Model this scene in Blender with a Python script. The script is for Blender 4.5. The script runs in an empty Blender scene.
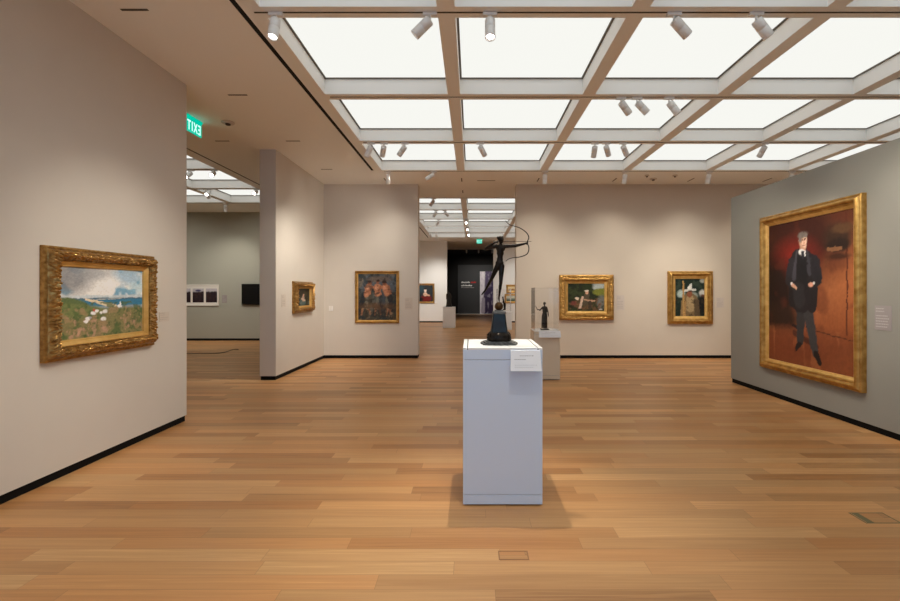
import bpy, bmesh, math, random
import numpy as np
from mathutils import Vector, Matrix, Quaternion

random.seed(4); rng = np.random.default_rng(7)
scene = bpy.context.scene
COL = scene.collection
PI = math.pi
EYE = 1.5                     # camera height
F = 435.0                     # focal length in pixels (900 wide)
VPX, VPY = 472.0, 291.0
def at(px, py, Y):            # a pixel at a known distance -> point
    return Vector(((px - VPX) * Y / F, Y, EYE + (VPY - py) * Y / F))

# ------------------------------------------------------------------ colours
def s2l(c):
    c = c / 255.0
    return c / 12.92 if c <= 0.04045 else ((c + 0.055) / 1.055) ** 2.4
def srgb(r, g, b): return (s2l(r), s2l(g), s2l(b))

# ------------------------------------------------------------------ materials
def new_mat(name):
    m = bpy.data.materials.new(name); m.use_nodes = True
    return m, m.node_tree.nodes, m.node_tree.links, m.node_tree.nodes['Principled BSDF']
def mat(name, col, rough=0.6, metal=0.0, spec=0.5, noise=0.0, nscale=20.0, bump=0.0, bscale=200.0):
    m, N, L, b = new_mat(name)
    b.inputs['Base Color'].default_value = (*col, 1); b.inputs['Roughness'].default_value = rough
    b.inputs['Metallic'].default_value = metal; b.inputs['Specular IOR Level'].default_value = spec
    tc = N.new('ShaderNodeTexCoord')
    if noise > 0:
        n = N.new('ShaderNodeTexNoise'); n.inputs['Scale'].default_value = nscale; n.inputs['Detail'].default_value = 4
        L.new(tc.outputs['Object'], n.inputs['Vector'])
        r = N.new('ShaderNodeMapRange'); r.inputs[1].default_value = .25; r.inputs[2].default_value = .75
        r.inputs[3].default_value = 1 - noise; r.inputs[4].default_value = 1 + noise
        L.new(n.outputs['Fac'], r.inputs[0])
        mx = N.new('ShaderNodeVectorMath'); mx.operation = 'SCALE'; mx.inputs[0].default_value = col
        L.new(r.outputs[0], mx.inputs['Scale']); L.new(mx.outputs[0], b.inputs['Base Color'])
    if bump > 0:
        n2 = N.new('ShaderNodeTexNoise'); n2.inputs['Scale'].default_value = bscale
        L.new(tc.outputs['Object'], n2.inputs['Vector'])
        bp = N.new('ShaderNodeBump'); bp.inputs['Strength'].default_value = bump; bp.inputs['Distance'].default_value = .002
        L.new(n2.outputs['Fac'], bp.inputs['Height']); L.new(bp.outputs[0], b.inputs['Normal'])
    return m
def emit(name, col, strength):
    m = bpy.data.materials.new(name); m.use_nodes = True
    N, L = m.node_tree.nodes, m.node_tree.links
    N.remove(N['Principled BSDF'])
    e = N.new('ShaderNodeEmission'); e.inputs[0].default_value = (*col, 1); e.inputs[1].default_value = strength
    L.new(e.outputs[0], N['Material Output'].inputs[0])
    return m

M = {}
M['beige'] = mat('beige_paint', (.66, .61, .55), .85, noise=.015, nscale=3, bump=.05)
M['beige_back'] = mat('tan_paint', (.645, .565, .47), .85, noise=.015, nscale=3, bump=.05)
M['grey'] = mat('grey_paint', (.29, .283, .253), .8, noise=.015, nscale=3, bump=.05)
M['grey_far'] = mat('olive_grey_paint', (.40, .40, .345), .85)
M['white_wall'] = mat('white_wall_paint', (.80, .785, .755), .85)
M['ceiling'] = mat('ceiling_white', (.90, .90, .875), .9)
M['black'] = mat('black_trim', (.004, .004, .004), .75, spec=.15)
M['void'] = mat('black_slot', (.004, .004, .004), .9)
M['track'] = mat('track_bronze', (.05, .038, .03), .6)
M['reveal'] = mat('panel_frame_grey', (.16, .15, .13), .6)
M['fixture'] = mat('fixture_white', (.80, .79, .77), .4)
M['ped_white'] = mat('pedestal_white_top', (.86, .86, .85), .45)
M['ped_cool_lit'] = mat('pedestal_cool_lit_sides', (.66, .77, .94), .5)  # blue of the cool front light put into the side colour
M['ped_tan'] = mat('pedestal_warm_white', (.74, .65, .52), .55)
M['seam'] = mat('seam_grey', (.34, .36, .40), .8)
M['card'] = mat('label_card', (.82, .83, .86), .5)
M['card_beige'] = mat('label_card_beige', (.62, .55, .48), .6)
M['card_grey'] = mat('label_card_grey', (.32, .285, .285), .6)
M['card_pale'] = mat('label_card_lilac', (.60, .525, .47), .6)
M['ink'] = mat('ink_grey', (.34, .33, .34), .8)
M['ink_beige'] = mat('ink_beige', (.46, .41, .37), .8)
M['ink_pale'] = mat('ink_pale', (.48, .44, .44), .7)
M['plastic'] = mat('white_plastic', (.85, .83, .80), .4)
M['detector'] = mat('detector_tan', (.6, .54, .47), .5)
M['dark_wall'] = mat('charcoal_wall', (.05, .052, .058), .8)
M['black_wall'] = mat('black_wall', (.012, .011, .012), .9)
M['tv'] = mat('screen_black', (.004, .004, .005), .25)
M['mat_white'] = mat('mount_white', (.80, .77, .73), .7)
M['red_ink'] = mat('red_letter', (.55, .03, .03), .7)
M['white_ink'] = mat('white_letter', (.85, .85, .85), .7)
M['cable'] = mat('cable_brown', (.05, .03, .015), .5)
M['green_tape'] = mat('outlet_gasket', (.17, .14, .06), .6)
M['lens'] = emit('lamp_lens', (1, .93, .82), 6)
M['lens_hot'] = emit('lamp_lens_bright', (1, .95, .88), 14)
M['panel'] = emit('luminous_panel', (1.0, 1.0, .945), .935)
M['added_glow'] = emit('added_window_glow', (.34, .62, 1.0), 2.7)  # glow of the added window behind the camera
M['exit_green'] = emit('exit_green', (.0, .52, .34), 1.1)
M['exit_white'] = emit('exit_letter', (.55, 1.0, .85), 1.3)

def gold(name, a, b, rough=.42, scale=60, metal=.75, bump=0):
    m, N, L, bs = new_mat(name)
    tc = N.new('ShaderNodeTexCoord')
    n = N.new('ShaderNodeTexNoise'); n.inputs['Scale'].default_value = scale; n.inputs['Detail'].default_value = 5
    cr = N.new('ShaderNodeValToRGB')
    cr.color_ramp.elements[0].position = .35; cr.color_ramp.elements[0].color = (*a, 1)
    cr.color_ramp.elements[1].position = .65; cr.color_ramp.elements[1].color = (*b, 1)
    L.new(tc.outputs['Object'], n.inputs['Vector']); L.new(n.outputs['Fac'], cr.inputs[0])
    L.new(cr.outputs[0], bs.inputs['Base Color'])
    if bump:
        v = N.new('ShaderNodeTexVoronoi'); v.inputs['Scale'].default_value = 70; L.new(tc.outputs['Object'], v.inputs['Vector'])
        bp = N.new('ShaderNodeBump'); bp.inputs['Strength'].default_value = bump; bp.inputs['Distance'].default_value = .006
        L.new(v.outputs['Distance'], bp.inputs['Height']); L.new(bp.outputs[0], bs.inputs['Normal'])
    bs.inputs['Metallic'].default_value = metal; bs.inputs['Roughness'].default_value = rough
    return m
M['gold_dark'] = gold('carved_old_gold', (.27, .135, .036), (.50, .29, .09), .30, 30, .85, .3)
M['gold'] = gold('bright_gold', (.42, .22, .055), (.64, .385, .115), .36, 12, .85)
M['gold_liner'] = gold('gold_liner', (.62, .37, .10), (.74, .47, .16), .45, 12, .55)
M['gold_brown'] = gold('brown_gold', (.30, .17, .06), (.48, .29, .10), .45, 50)
M['bronze'] = gold('dark_bronze', (.012, .009, .007), (.028, .021, .016), .28, 25, .8)
M['bronze_warm'] = gold('brown_bronze', (.07, .035, .014), (.14, .075, .03), .3, 30, .85)
M['bronze_light'] = gold('lit_bronze', (.07, .07, .065), (.13, .13, .125), .5, 30, .3)  # paler than the bronze: light on the foot's edges put into the colour
M['bronze_dull'] = gold('dull_bronze', (.014, .011, .009), (.032, .025, .020), .42, 40, .5)
M['patina'] = gold('blue_green_patina', (.009, .009, .009), (.011, .028, .039), .4, 9, .3)

def canvas_mat():
    m, N, L, b = new_mat('oil_paint')
    a = N.new('ShaderNodeAttribute'); a.attribute_name = 'Paint'
    L.new(a.outputs['Color'], b.inputs['Base Color'])
    b.inputs['Roughness'].default_value = .55; b.inputs['Specular IOR Level'].default_value = .25
    return m
M['paint'] = canvas_mat()

def glass_mat():
    m = bpy.data.materials.new('clear_acrylic'); m.use_nodes = True
    N, L = m.node_tree.nodes, m.node_tree.links; N.remove(N['Principled BSDF'])
    t = N.new('ShaderNodeBsdfTransparent'); t.inputs[0].default_value = (1, 1, 1, 1)
    g = N.new('ShaderNodeBsdfGlossy'); g.inputs['Roughness'].default_value = .02
    fr = N.new('ShaderNodeFresnel'); fr.inputs[0].default_value = 1.45
    mx = N.new('ShaderNodeMixShader'); ge = N.new('ShaderNodeNewGeometry'); k = N.new('ShaderNodeMath'); k.operation = 'SUBTRACT'; k.inputs[0].default_value = 1; L.new(ge.outputs['Backfacing'], k.inputs[1])
    k2 = N.new('ShaderNodeMath'); k2.operation = 'MULTIPLY'; L.new(k.outputs[0], k2.inputs[0]); 
    a1 = N.new('ShaderNodeMath'); a1.operation = 'ADD'; a1.inputs[1].default_value = 1; L.new(fr.outputs[0], a1.inputs[0])
    a2 = N.new('ShaderNodeMath'); a2.operation = 'MULTIPLY'; a2.inputs[1].default_value = 2; L.new(fr.outputs[0], a2.inputs[0])
    a3 = N.new('ShaderNodeMath'); a3.operation = 'DIVIDE'; L.new(a2.outputs[0], a3.inputs[0]); L.new(a1.outputs[0], a3.inputs[1]); L.new(a3.outputs[0], k2.inputs[1])
    L.new(k2.outputs[0], mx.inputs[0]); L.new(t.outputs[0], mx.inputs[1]); L.new(g.outputs[0], mx.inputs[2])
    L.new(mx.outputs[0], N['Material Output'].inputs[0])
    return m
M['glass'] = glass_mat()

def floor_mat():
    m, N, L, b = new_mat('oak_strip_floor')
    def math_(op, a, bb=None, c=None):
        n = N.new('ShaderNodeMath'); n.operation = op
        for i, v in enumerate((a, bb, c)):
            if v is None: continue
            if isinstance(v, (int, float)): n.inputs[i].default_value = v
            else: L.new(v, n.inputs[i])
        return n.outputs[0]
    tc = N.new('ShaderNodeTexCoord'); sp = N.new('ShaderNodeSeparateXYZ'); L.new(tc.outputs['Object'], sp.inputs[0])
    x, y = sp.outputs[0], sp.outputs[1]
    ry = math_('DIVIDE', y, .115); row = math_('FLOOR', ry); fy = math_('FRACT', ry)
    w1 = N.new('ShaderNodeTexWhiteNoise'); w1.noise_dimensions = '1D'; L.new(row, w1.inputs['W'])
    ln = math_('ADD', 1.05, math_('MULTIPLY', w1.outputs['Value'], .9))
    rx = math_('ADD', math_('DIVIDE', x, ln), math_('MULTIPLY', w1.outputs['Value'], 37.7))
    cl = math_('FLOOR', rx); fx = math_('FRACT', rx)
    cb = N.new('ShaderNodeCombineXYZ'); L.new(row, cb.inputs[0]); L.new(cl, cb.inputs[1])
    w2 = N.new('ShaderNodeTexWhiteNoise'); w2.noise_dimensions = '3D'; L.new(cb.outputs[0], w2.inputs['Vector'])
    # grain stretched along the boards, shifted per board
    gv = N.new('ShaderNodeCombineXYZ')
    L.new(math_('MULTIPLY', x, 1.6), gv.inputs[0]); L.new(math_('MULTIPLY', y, 60), gv.inputs[1])
    L.new(math_('MULTIPLY', w2.outputs['Value'], 90), gv.inputs[2])
    g = N.new('ShaderNodeTexNoise'); g.inputs['Scale'].default_value = 1.0; g.inputs['Detail'].default_value = 5; g.inputs['Distortion'].default_value = .6
    L.new(gv.outputs[0], g.inputs['Vector'])
    ramp = N.new('ShaderNodeValToRGB'); e = ramp.color_ramp.elements
    e[0].position = 0; e[0].color = (.335, .155, .054, 1)
    e[1].position = 1; e[1].color = (.74, .44, .205, 1)
    for p, c in ((.18, (.45, .220, .082)), (.5, (.545, .285, .115)), (.82, (.635, .35, .150))):
        q = ramp.color_ramp.elements.new(p); q.color = (*c, 1)
    v = math_('ADD', math_('MULTIPLY', w2.outputs['Value'], .72), math_('MULTIPLY', math_('SUBTRACT', g.outputs['Fac'], .36), .85))
    L.new(v, ramp.inputs[0])
    hue = N.new('ShaderNodeMix'); hue.data_type = 'RGBA'; hue.blend_type = 'MULTIPLY'
    w3 = N.new('ShaderNodeTexWhiteNoise'); w3.noise_dimensions = '3D'
    va = N.new('ShaderNodeVectorMath'); va.operation = 'ADD'; va.inputs[1].default_value = (17.3, 5.1, 2.2)
    L.new(cb.outputs[0], va.inputs[0]); L.new(va.outputs[0], w3.inputs['Vector'])
    r2 = N.new('ShaderNodeValToRGB'); r2.color_ramp.elements[0].color = (1, .90, .80, 1); r2.color_ramp.elements[1].color = (.97, 1, 1.0, 1)
    L.new(w3.outputs['Value'], r2.inputs[0]); hue.inputs[0].default_value = 1
    L.new(ramp.outputs[0], hue.inputs[6]); L.new(r2.outputs[0], hue.inputs[7])
    # joints
    dy = math_('MINIMUM', fy, math_('SUBTRACT', 1, fy)); dx = math_('MULTIPLY', math_('MINIMUM', fx, math_('SUBTRACT', 1, fx)), ln)
    jy = math_('LESS_THAN', dy, .012); jx = math_('LESS_THAN', dx, .0015)
    jt = math_('MULTIPLY', math_('MAXIMUM', jy, jx), .35)
    dk = N.new('ShaderNodeMix'); dk.data_type = 'RGBA'; L.new(jt, dk.inputs[0]); L.new(hue.outputs[2], dk.inputs[6]); dk.inputs[7].default_value = (.14, .065, .025, 1)
    L.new(dk.outputs[2], b.inputs['Base Color'])
    rr = math_('ADD', .30, math_('MULTIPLY', g.outputs['Fac'], .16)); L.new(rr, b.inputs['Roughness'])
    b.inputs['Specular IOR Level'].default_value = .42
    return m
M['floor'] = floor_mat()

# ------------------------------------------------------------------ mesh helper
class MB:
    def __init__(s): s.bm = bmesh.new()
    def box(s, x0, x1, y0, y1, z0, z1):
        v = [s.bm.verts.new(p) for p in ((x0,y0,z0),(x1,y0,z0),(x1,y1,z0),(x0,y1,z0),(x0,y0,z1),(x1,y0,z1),(x1,y1,z1),(x0,y1,z1))]
        for f in ((3,2,1,0),(4,5,6,7),(0,1,5,4),(1,2,6,5),(2,3,7,6),(3,0,4,7)): s.bm.faces.new([v[i] for i in f])
        return s
    def loft(s, rings, caps=True):
        R = [[s.bm.verts.new(p) for p in r] for r in rings]
        n = len(R[0])
        for a, b in zip(R[:-1], R[1:]):
            for i in range(n): s.bm.faces.new((a[i], a[(i+1) % n], b[(i+1) % n], b[i]))
        if caps:
            s.bm.faces.new(R[0][::-1]); s.bm.faces.new(R[-1])
        return s
    def tube(s, pts, rad, n=8):
        pts = [Vector(p) for p in pts]
        if isinstance(rad, (int, float)): rad = [rad] * len(pts)
        rings = []; up = None
        for i, p in enumerate(pts):
            d = (pts[min(i+1, len(pts)-1)] - pts[max(i-1, 0)]).normalized()
            if up is None or abs(up.dot(d)) > .95: up = Vector((0,0,1)) if abs(d.z) < .9 else Vector((1,0,0))
            a = d.cross(up).normalized(); c = a.cross(d).normalized(); up = c
            rings.append([p + rad[i] * (math.cos(2*PI*k/n) * a + math.sin(2*PI*k/n) * c) for k in range(n)])
        return s.loft(rings)
    def ell(s, c, r, rot=None, n=12):
        m = Matrix.Translation(Vector(c)) @ (rot.to_matrix().to_4x4() if rot else Matrix.Identity(4)) @ Matrix.Diagonal((*r, 1))
        bmesh.ops.create_uvsphere(s.bm, u_segments=n*2, v_segments=n, radius=1, matrix=m); return s
    def cap(s, p0, r0, p1, r1, n=12):           # tapered limb with round ends
        p0, p1 = Vector(p0), Vector(p1); d = p1 - p0; L = d.length
        q = d.to_track_quat('Z', 'Y'); rings = []
        prof = [(-r0*math.cos(t), r0*math.sin(t)) for t in (.15, .5, .9, 1.3)] + [(0, r0), (L*.35, r0+(r1-r0)*.3), (L*.7, r0+(r1-r0)*.68), (L, r1)] + [(L + r1*math.cos(t), r1*math.sin(t)) for t in (1.3, .9, .5, .15)]
        for z, r in prof: rings.append([p0 + q @ Vector((r*math.cos(2*PI*k/n), r*math.sin(2*PI*k/n), z)) for k in range(n)])
        return s.loft(rings)
    def lathe(s, prof, c=(0,0,0), n=24, sx=1, sy=1):
        c = Vector(c)
        return s.loft([[c + Vector((r*sx*math.cos(2*PI*k/n), r*sy*math.sin(2*PI*k/n), z)) for k in range(n)] for r, z in prof])
    def mesh(s, name):
        bmesh.ops.recalc_face_normals(s.bm, faces=s.bm.faces)
        me = bpy.data.meshes.new(name); s.bm.to_mesh(me); s.bm.free(); return me
    def build(s, name, m, parent=None, smooth=False, bevel=0):
        me = s.mesh(name); return link(name, me, m, parent, smooth, bevel)
def link(name, me, m, parent=None, smooth=False, bevel=0):
    o = bpy.data.objects.new(name, me); COL.objects.link(o)
    if m is not None: me.materials.clear(); me.materials.append(m)
    if smooth:
        for p in me.polygons: p.use_smooth = True
    if bevel:
        b = o.modifiers.new('bevel', 'BEVEL'); b.width = bevel; b.segments = 2; b.limit_method = 'ANGLE'
    if parent: o.parent = parent
    return o
def fused(mb, voxel, extra=None, smooth=6):       # union of many volumes -> one continuous skin
    me = mb.mesh('tmp'); o = bpy.data.objects.new('tmp', me); COL.objects.link(o)
    r = o.modifiers.new('r', 'REMESH'); r.mode = 'VOXEL'; r.voxel_size = voxel
    k = o.modifiers.new('s', 'SMOOTH'); k.iterations = smooth; k.factor = .5
    dg = bpy.context.evaluated_depsgraph_get(); dg.update()
    out = bpy.data.meshes.new_from_object(o.evaluated_get(dg))
    bpy.data.objects.remove(o); bpy.data.meshes.remove(me)
    if extra:
        em = extra.mesh('tmp2'); bm = bmesh.new(); bm.from_mesh(out); bm.from_mesh(em); bm.to_mesh(out); bm.free(); bpy.data.meshes.remove(em)
    return out
def tag(o, label, cat, group=None):
    o['label'] = label; o['category'] = cat
    if group: o['group'] = group
    return o
def thing(name, label, cat, loc=(0,0,0), rz=0.0, group=None):
    o = bpy.data.objects.new(name, None); o.empty_display_size = .1; COL.objects.link(o)
    o.location = loc; o.rotation_euler = (0, 0, rz)
    return tag(o, label, cat, group)
def struct(o): o['kind'] = 'structure'; return o

# ------------------------------------------------------------------ the rooms
CZ = 3.88                                  # ceiling
XW = -3.30                                 # plane of the left-hand walls
BB = .068                                  # recessed black base
GX = [-1.855, -.22, 1.415, 3.05, 4.685, 6.32, 7.955]
GY = [-4.45, -2.82, -1.19, .45, 2.085, 3.715, 5.335, 6.965, 8.64]
GY2 = [11.13, 12.78, 14.42, 16.06, 17.70, 19.34]
GX3 = [-9.75, -8.15, -6.55, -4.92]
GY3 = [5.33, 6.95, 8.53, 10.13, 11.76]

struct(MB().box(-10, 8.6, -5.3, 28.7, -.12, 0).build('floor', M['floor']))

def wall(name, x0, x1, y0, y1, m, z1=CZ, base=True, bname=None):
    struct(MB().box(x0, x1, y0, y1, BB if base else 0, z1).build(name, m))
    if base:
        i = .012
        struct(MB().box(x0+i, x1-i, y0+i, y1-i, 0, BB).build(bname or name.replace('wall_', 'baseboard_'), M['black']))
Y1 = 5.03
wall('wall_left', XW-.27, XW, -5.0, Y1, M['beige'])
wall('wall_left_middle', XW-.27, XW, 7.315, 9.70, M['beige'])
wall('wall_back_left', XW-.27, -1.204, 9.70, 9.97, M['beige'])
wall('wall_back_right', .985, 8.3, 9.70, 9.97, M['beige_back'])
wall('wall_right', 4.27, 4.57, -1.2, 7.17, M['grey'], z1=3.03)
wall('wall_outer_right', 8.3, 8.6, -5.0, 9.97, M['beige'])
wall('wall_front', -10, 8.6, -5.3, -5.0, M['beige'])
t = MB().box(-3.0, 1.2, -5.0, -4.985, .9, 3.4).build('added_window', M['added_glow']); struct(t)  # assumed window, unseen; added for cool light on the pedestal front
fr_ = MB()
for x in (-3.06, -1.63, -.23, 1.2): fr_.box(x, x+.06, -5.0, -4.94, .84, 3.46)
fr_.box(-3.0, 1.2, -5.0, -4.94, .84, .9); fr_.box(-3.0, 1.2, -5.0, -4.94, 3.4, 3.46); fr_.build('added_window_frame', M['fixture'], t)  # frame of the added window
# left-hand room
wall('wall_left_room_back', -10, XW-.27, 13.15, 13.4, M['grey_far'])
wall('wall_left_room_side', -10.25, -10, -5.3, 13.4, M['grey_far'])
wall('wall_far_gallery_left', XW-.30, XW-.05, 9.97, 13.15, M['white_wall'])
# gallery behind the doorway
wall('wall_far_gallery_left_end', XW-.30, XW-.05, 13.4, 20.7, M['white_wall'])
wall('wall_far_gallery_right', 5.0, 5.3, 9.97, 20.7, M['white_wall'])
wall('wall_far_gallery_back_left', XW-.30, -1.19, 20.7, 21.0, M['white_wall'])
wall('wall_far_gallery_back_right', 1.02, 5.3, 20.7, 21.0, M['white_wall'])
# dark exhibition room at the very end
wall('wall_dark_room_left', -2.4, -2.1, 21.0, 28.4, M['black_wall'], base=False)
wall('wall_dark_room_right', 3.0, 3.3, 21.0, 28.4, M['black_wall'], base=False)
wall('wall_dark_room_back', -2.4, 3.3, 28.4, 28.7, M['black_wall'], base=False)
struct(MB().box(-.92, 3.0, 28.25, 28.40, .02, 3.2).build('wall_dark_room_panel', M['dark_wall']))
struct(MB().box(-2.1, 3.0, 28.1, 28.25, 0, .02).build('trim_1', M['white_wall']))

# ceilings: flat soffit around the coffers, black slots, beams
c = MB(); SL = -1.96; T = .30
def soff(x0, x1, y0, y1): c.box(x0, x1, y0, y1, CZ, CZ+T)
soff(-4.72, SL-.03, -5.0, 11.055)
soff(SL-.03, SL+.02, 8.60, 11.055); 
soff(SL+.02, 8.3, 8.715, 11.055)
soff(8.03, 8.3, -5.0, 8.715)
soff(SL+.02, 8.03, -5.0, GY[0]-.075)
soff(SL-.03, SL+.02, -5.0, GY[0]-.075)
soff(-3.6, SL-.02, 11.055, 25.0); soff(SL-.02, SL+.02, 19.4, 25.0); soff(SL+.02, 5.0, 19.415, 25.0)
soff(3.125, 5.0, 11.055, 19.415)
soff(-10, -4.72, 11.835, 13.15); soff(-10, -4.72, -5.0, GY3[0]-.075); soff(-4.78+.04, -4.72, GY3[0]-.075, 11.835)
soff(-10, GX3[0]-.075, GY3[0]-.075, 11.835)
struct(c.build('ceiling', M['ceiling']))
def beams(name, gx, gy, left=None):
    c = MB(); w = .075; D = .22
    for i, x in enumerate(gx):
        xl = left if (left is not None and i == 0) else x - w
        c.box(xl, x + w, gy[0]-w, gy[-1]+w, CZ, CZ+D)
    for y in gy:
        for a, b in zip(gx[:-1], gx[1:]): c.box(a + w, b - w, y-w, y+w, CZ, CZ+D)
    return struct(c.build(name, M['ceiling']))
beams('ceiling_beams', GX, GY, SL+.02)
beams('ceiling_beams_far_gallery', GX[:4], GY2, SL+.02)
GX3b = GX3
c = MB(); w = .075
for i, x in enumerate(GX3): c.box(x-w, (-4.78 if i == 3 else x+w), GY3[0]-w, GY3[-1]+w, CZ, CZ+.22)
for y in GY3:
    for a, b in zip(GX3[:-1], GX3[1:]): c.box(a+w, b-w, y-w, y+w, CZ, CZ+.22)
struct(c.build('ceiling_beams_left_room', M['ceiling']))
c = MB()
c.box(SL-.03, SL+.02, GY[0]-.075, 8.60, CZ+.003, CZ+.10); c.box(SL-.02, SL+.02, 11.055, 19.4, CZ+.003, CZ+.10)
c.box(-4.78, -4.74, GY3[0]-.075, 11.835, CZ+.003, CZ+.10)
struct(c.build('trim_2', M['void']))
struct(MB().box(-2.1, 3.0, 25.0, 28.4, CZ, CZ+.2).build('ceiling_dark_room', M['black_wall']))
struct(MB().box(-10.25, 8.6, -5.3, 28.7, CZ+T+.01, CZ+T+.1).build('ceiling_void', M['ceiling']))

# luminous ceiling panels
ORD = ['first', 'second', 'third', 'fourth', 'fifth', 'sixth', 'seventh', 'eighth', 'ninth']
def light_panels(gx, gy, label_fn, group):
    pm = {}
    for j, (a, b) in enumerate(zip(gy[:-1], gy[1:])):
        for i, (p, q) in enumerate(zip(gx[:-1], gx[1:])):
            t = thing('ceiling_light_panel', label_fn(i, j), 'ceiling light', ((p+q)/2, (a+b)/2, CZ+.19), 0, group)
            hx, hy = (q-p)/2-.0755, (b-a)/2-.0755
            MB().box(-hx+.020, hx-.020, -hy+.020, hy-.020, .002, .028).build('diffuser', M['panel'], t)
            fr = MB(); k = .022
            fr.box(-hx, -hx+k, -hy, hy, -.008, .03); fr.box(hx-k, hx, -hy, hy, -.008, .03)
            fr.box(-hx+k, hx-k, -hy, -hy+k, -.008, .03); fr.box(-hx+k, hx-k, hy-k, hy, -.008, .03)
            fr.build('panel_frame', M['reveal'], t)
ROWS = {5: 'nearest', 6: 'middle', 7: 'farthest'}
light_panels(GX, GY, lambda i, j: (f'square luminous ceiling panel, {ORD[i]} from the left in the {ROWS[j]} row of the main gallery' if j >= 5
             else 'square luminous ceiling panel overhead, nearer than the nearest lighting track'), 'luminous panels of the main gallery ceiling')
light_panels(GX[:4], GY2, lambda i, j: f'luminous ceiling panel seen through the doorway, column {["left of the middle beam","right of the middle beam","at the far right"][i]}, {ORD[j]} row from the doorway', 'luminous panels beyond the doorway')
light_panels(GX3, GY3, lambda i, j: f'luminous ceiling panel in the dim room at left, {ORD[3-j]} row from its grey back wall, {ORD[2-i]} from the long black slot', 'luminous panels of the left-hand room')

# ------------------------------------------------------------------ track lighting
def track(y, x0, x1, label):
    tag(MB().box(x0, x1, y-.007, y+.007, CZ-.004, CZ+.004).build('lighting_track', M['track']), label, 'lighting track', 'lighting tracks')
TR = ['nearest', 'second nearest', 'third nearest', 'farthest']
track(GY[4], -1.75, 7.9, 'thin dark lighting track under the overhead ceiling beam, in front of the view')
for k in range(4):
    track(GY[5+k], (-1.86 if k == 0 else -1.74), 7.9, f'thin dark lighting track under the {TR[k]} cross beam of the main gallery')
for k, y in enumerate(GY2[:1]): track(y, -1.7, 3.0, 'thin dark lighting track under the first cross beam beyond the doorway')
track(GY3[2], -9.7, -5.0, 'thin dark lighting track on the nearer cross beam of the left-hand room')
track(GY3[3], -9.7, -5.0, 'thin dark lighting track on the middle cross beam of the left-hand room')
track(GY3[4], -9.7, -5.0, 'thin dark lighting track on the cross beam nearest the grey back wall')

def can_mesh():
    r, L = .044, .17
    return MB().lathe([(.010, .012), (r*.86, .010), (r, .004), (r, -L*.45), (r*.985, -L*.455), (r*.985, -L*.47), (r, -L*.475), (r, -L+.004), (r*.97, -L), (r*.86, -L), (r*.80, -L+.022), (.005, -L+.022)], n=24).mesh('can')
CAN = can_mesh(); CAN.materials.append(M['fixture'])
for p in CAN.polygons: p.use_smooth = True
LENS = MB().lathe([(.001, 0), (.034, 0), (.034, .003), (.001, .003)], (0, 0, -.17+.018), n=20).mesh('lens')
STEM = MB().tube([(0,0,-.018), (0,0,-.062)], .009, 10).mesh('stem'); STEM.materials.append(M['fixture'])
ADPT = MB().box(-.06, .06, -.017, .017, -.026, 0).mesh('adapter'); ADPT.materials.append(M['fixture'])
WARM = (1.0, .92, .79); GAIN = 2.3
def spot(x, y, aim, label, group='white track spotlights', power=70, cone=55, lens='lens', scale=1.0, z=CZ, color=WARM, blend=.9):
    t = thing('track_spotlight', label, 'spotlight', (x, y, z-.004), 0, group)
    for nm, me in (('adapter', ADPT), ('stem', STEM)):
        o = bpy.data.objects.new(nm, me); COL.objects.link(o); o.parent = t
    d = (Vector(aim) - Vector((x, y, z-.09))).normalized()
    o = bpy.data.objects.new('lamp_can', CAN); COL.objects.link(o); o.parent = t
    q = (-d).to_track_quat('Z', 'Y'); o.rotation_mode = 'QUATERNION'; o.rotation_quaternion = q
    o.location = Vector((0, 0, -.06)) + d * .012
    lm = LENS.copy(); lm.materials.clear(); lm.materials.append(M[lens])
    ln = bpy.data.objects.new('lens', lm); COL.objects.link(ln); ln.parent = o
    if power > 0:
        ld = bpy.data.lights.new('lamp', 'SPOT'); ld.energy = power*GAIN; ld.color = color
        ld.spot_size = math.radians(cone); ld.spot_blend = blend; ld.shadow_soft_size = .02
        lo = bpy.data.objects.new('lamp', ld); COL.objects.link(lo)
        lo.location = Vector((x, y, z-.064)) + d * .21
        lo.rotation_mode = 'QUATERNION'; lo.rotation_quaternion = d.to_track_quat('-Z', 'Y')
    scale != 1
def px2x(px, y): return (px - VPX) * y / F
b1, b2, b3, b4 = GY[5:9]
G1 = 'white spotlights on the nearest track'; G2 = 'white spotlights on the second track'; G3 = 'white spotlights on the third track'; G4 = 'white spotlights on the farthest track'
spot(px2x(276, b1), b1, (-1.85, 2.9, .6), 'white cylindrical spotlight with glowing lens at the left end of the nearest track', G1, 45, 75, 'lens_hot')
spot(px2x(430, b1), b1, (-3.3, 4.1, 1.15), 'grey-looking spotlight turned left, beside the middle beam on the nearest track', G1, 82, 50)
spot(px2x(490, b1), b1, (.16, 3.10, 1.2), 'spotlight pointing down with a bright round lens, above the bronze archer', G1, 95, 52, 'lens_hot')
spot(px2x(674, b1), b1, (4.2, 4.5, 1.9), 'spotlight turned down to the right on the nearest track, second from the right', G1, 60, 55)
spot(px2x(756, b1), b1, (4.2, 4.0, 1.9), 'spotlight with a wide adapter, rightmost on the nearest track', G1, 55, 55)
spot(px2x(621, b2), b2, (4.2, 6.7, 1.7), 'left one of three clustered spotlights on the second track', G2, 46, 55)
spot(px2x(637, b2), b2, (4.2, 5.7, 1.8), 'middle one of three clustered spotlights on the second track', G2, 30, 45)
spot(px2x(669, b2), b2, (4.2, 5.3, 1.5), 'spotlight on the second track at the right of its cluster of three', G2, 40, 50)
spot(px2x(371, b3), b3, (-3.2, 7.9, 1.1), 'white spotlight at the very left of the third track', G3, 62, 75)
spot(px2x(384, b3), b3, (-2.5, 9.6, 1.5), 'short dark-sided spotlight second from left on the third track', G3, 40, 55)
spot(px2x(405, b3), b3, (-3.3, 8.6, 1.4), 'spotlight third from left on the third track', G3, 75, 65)
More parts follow.
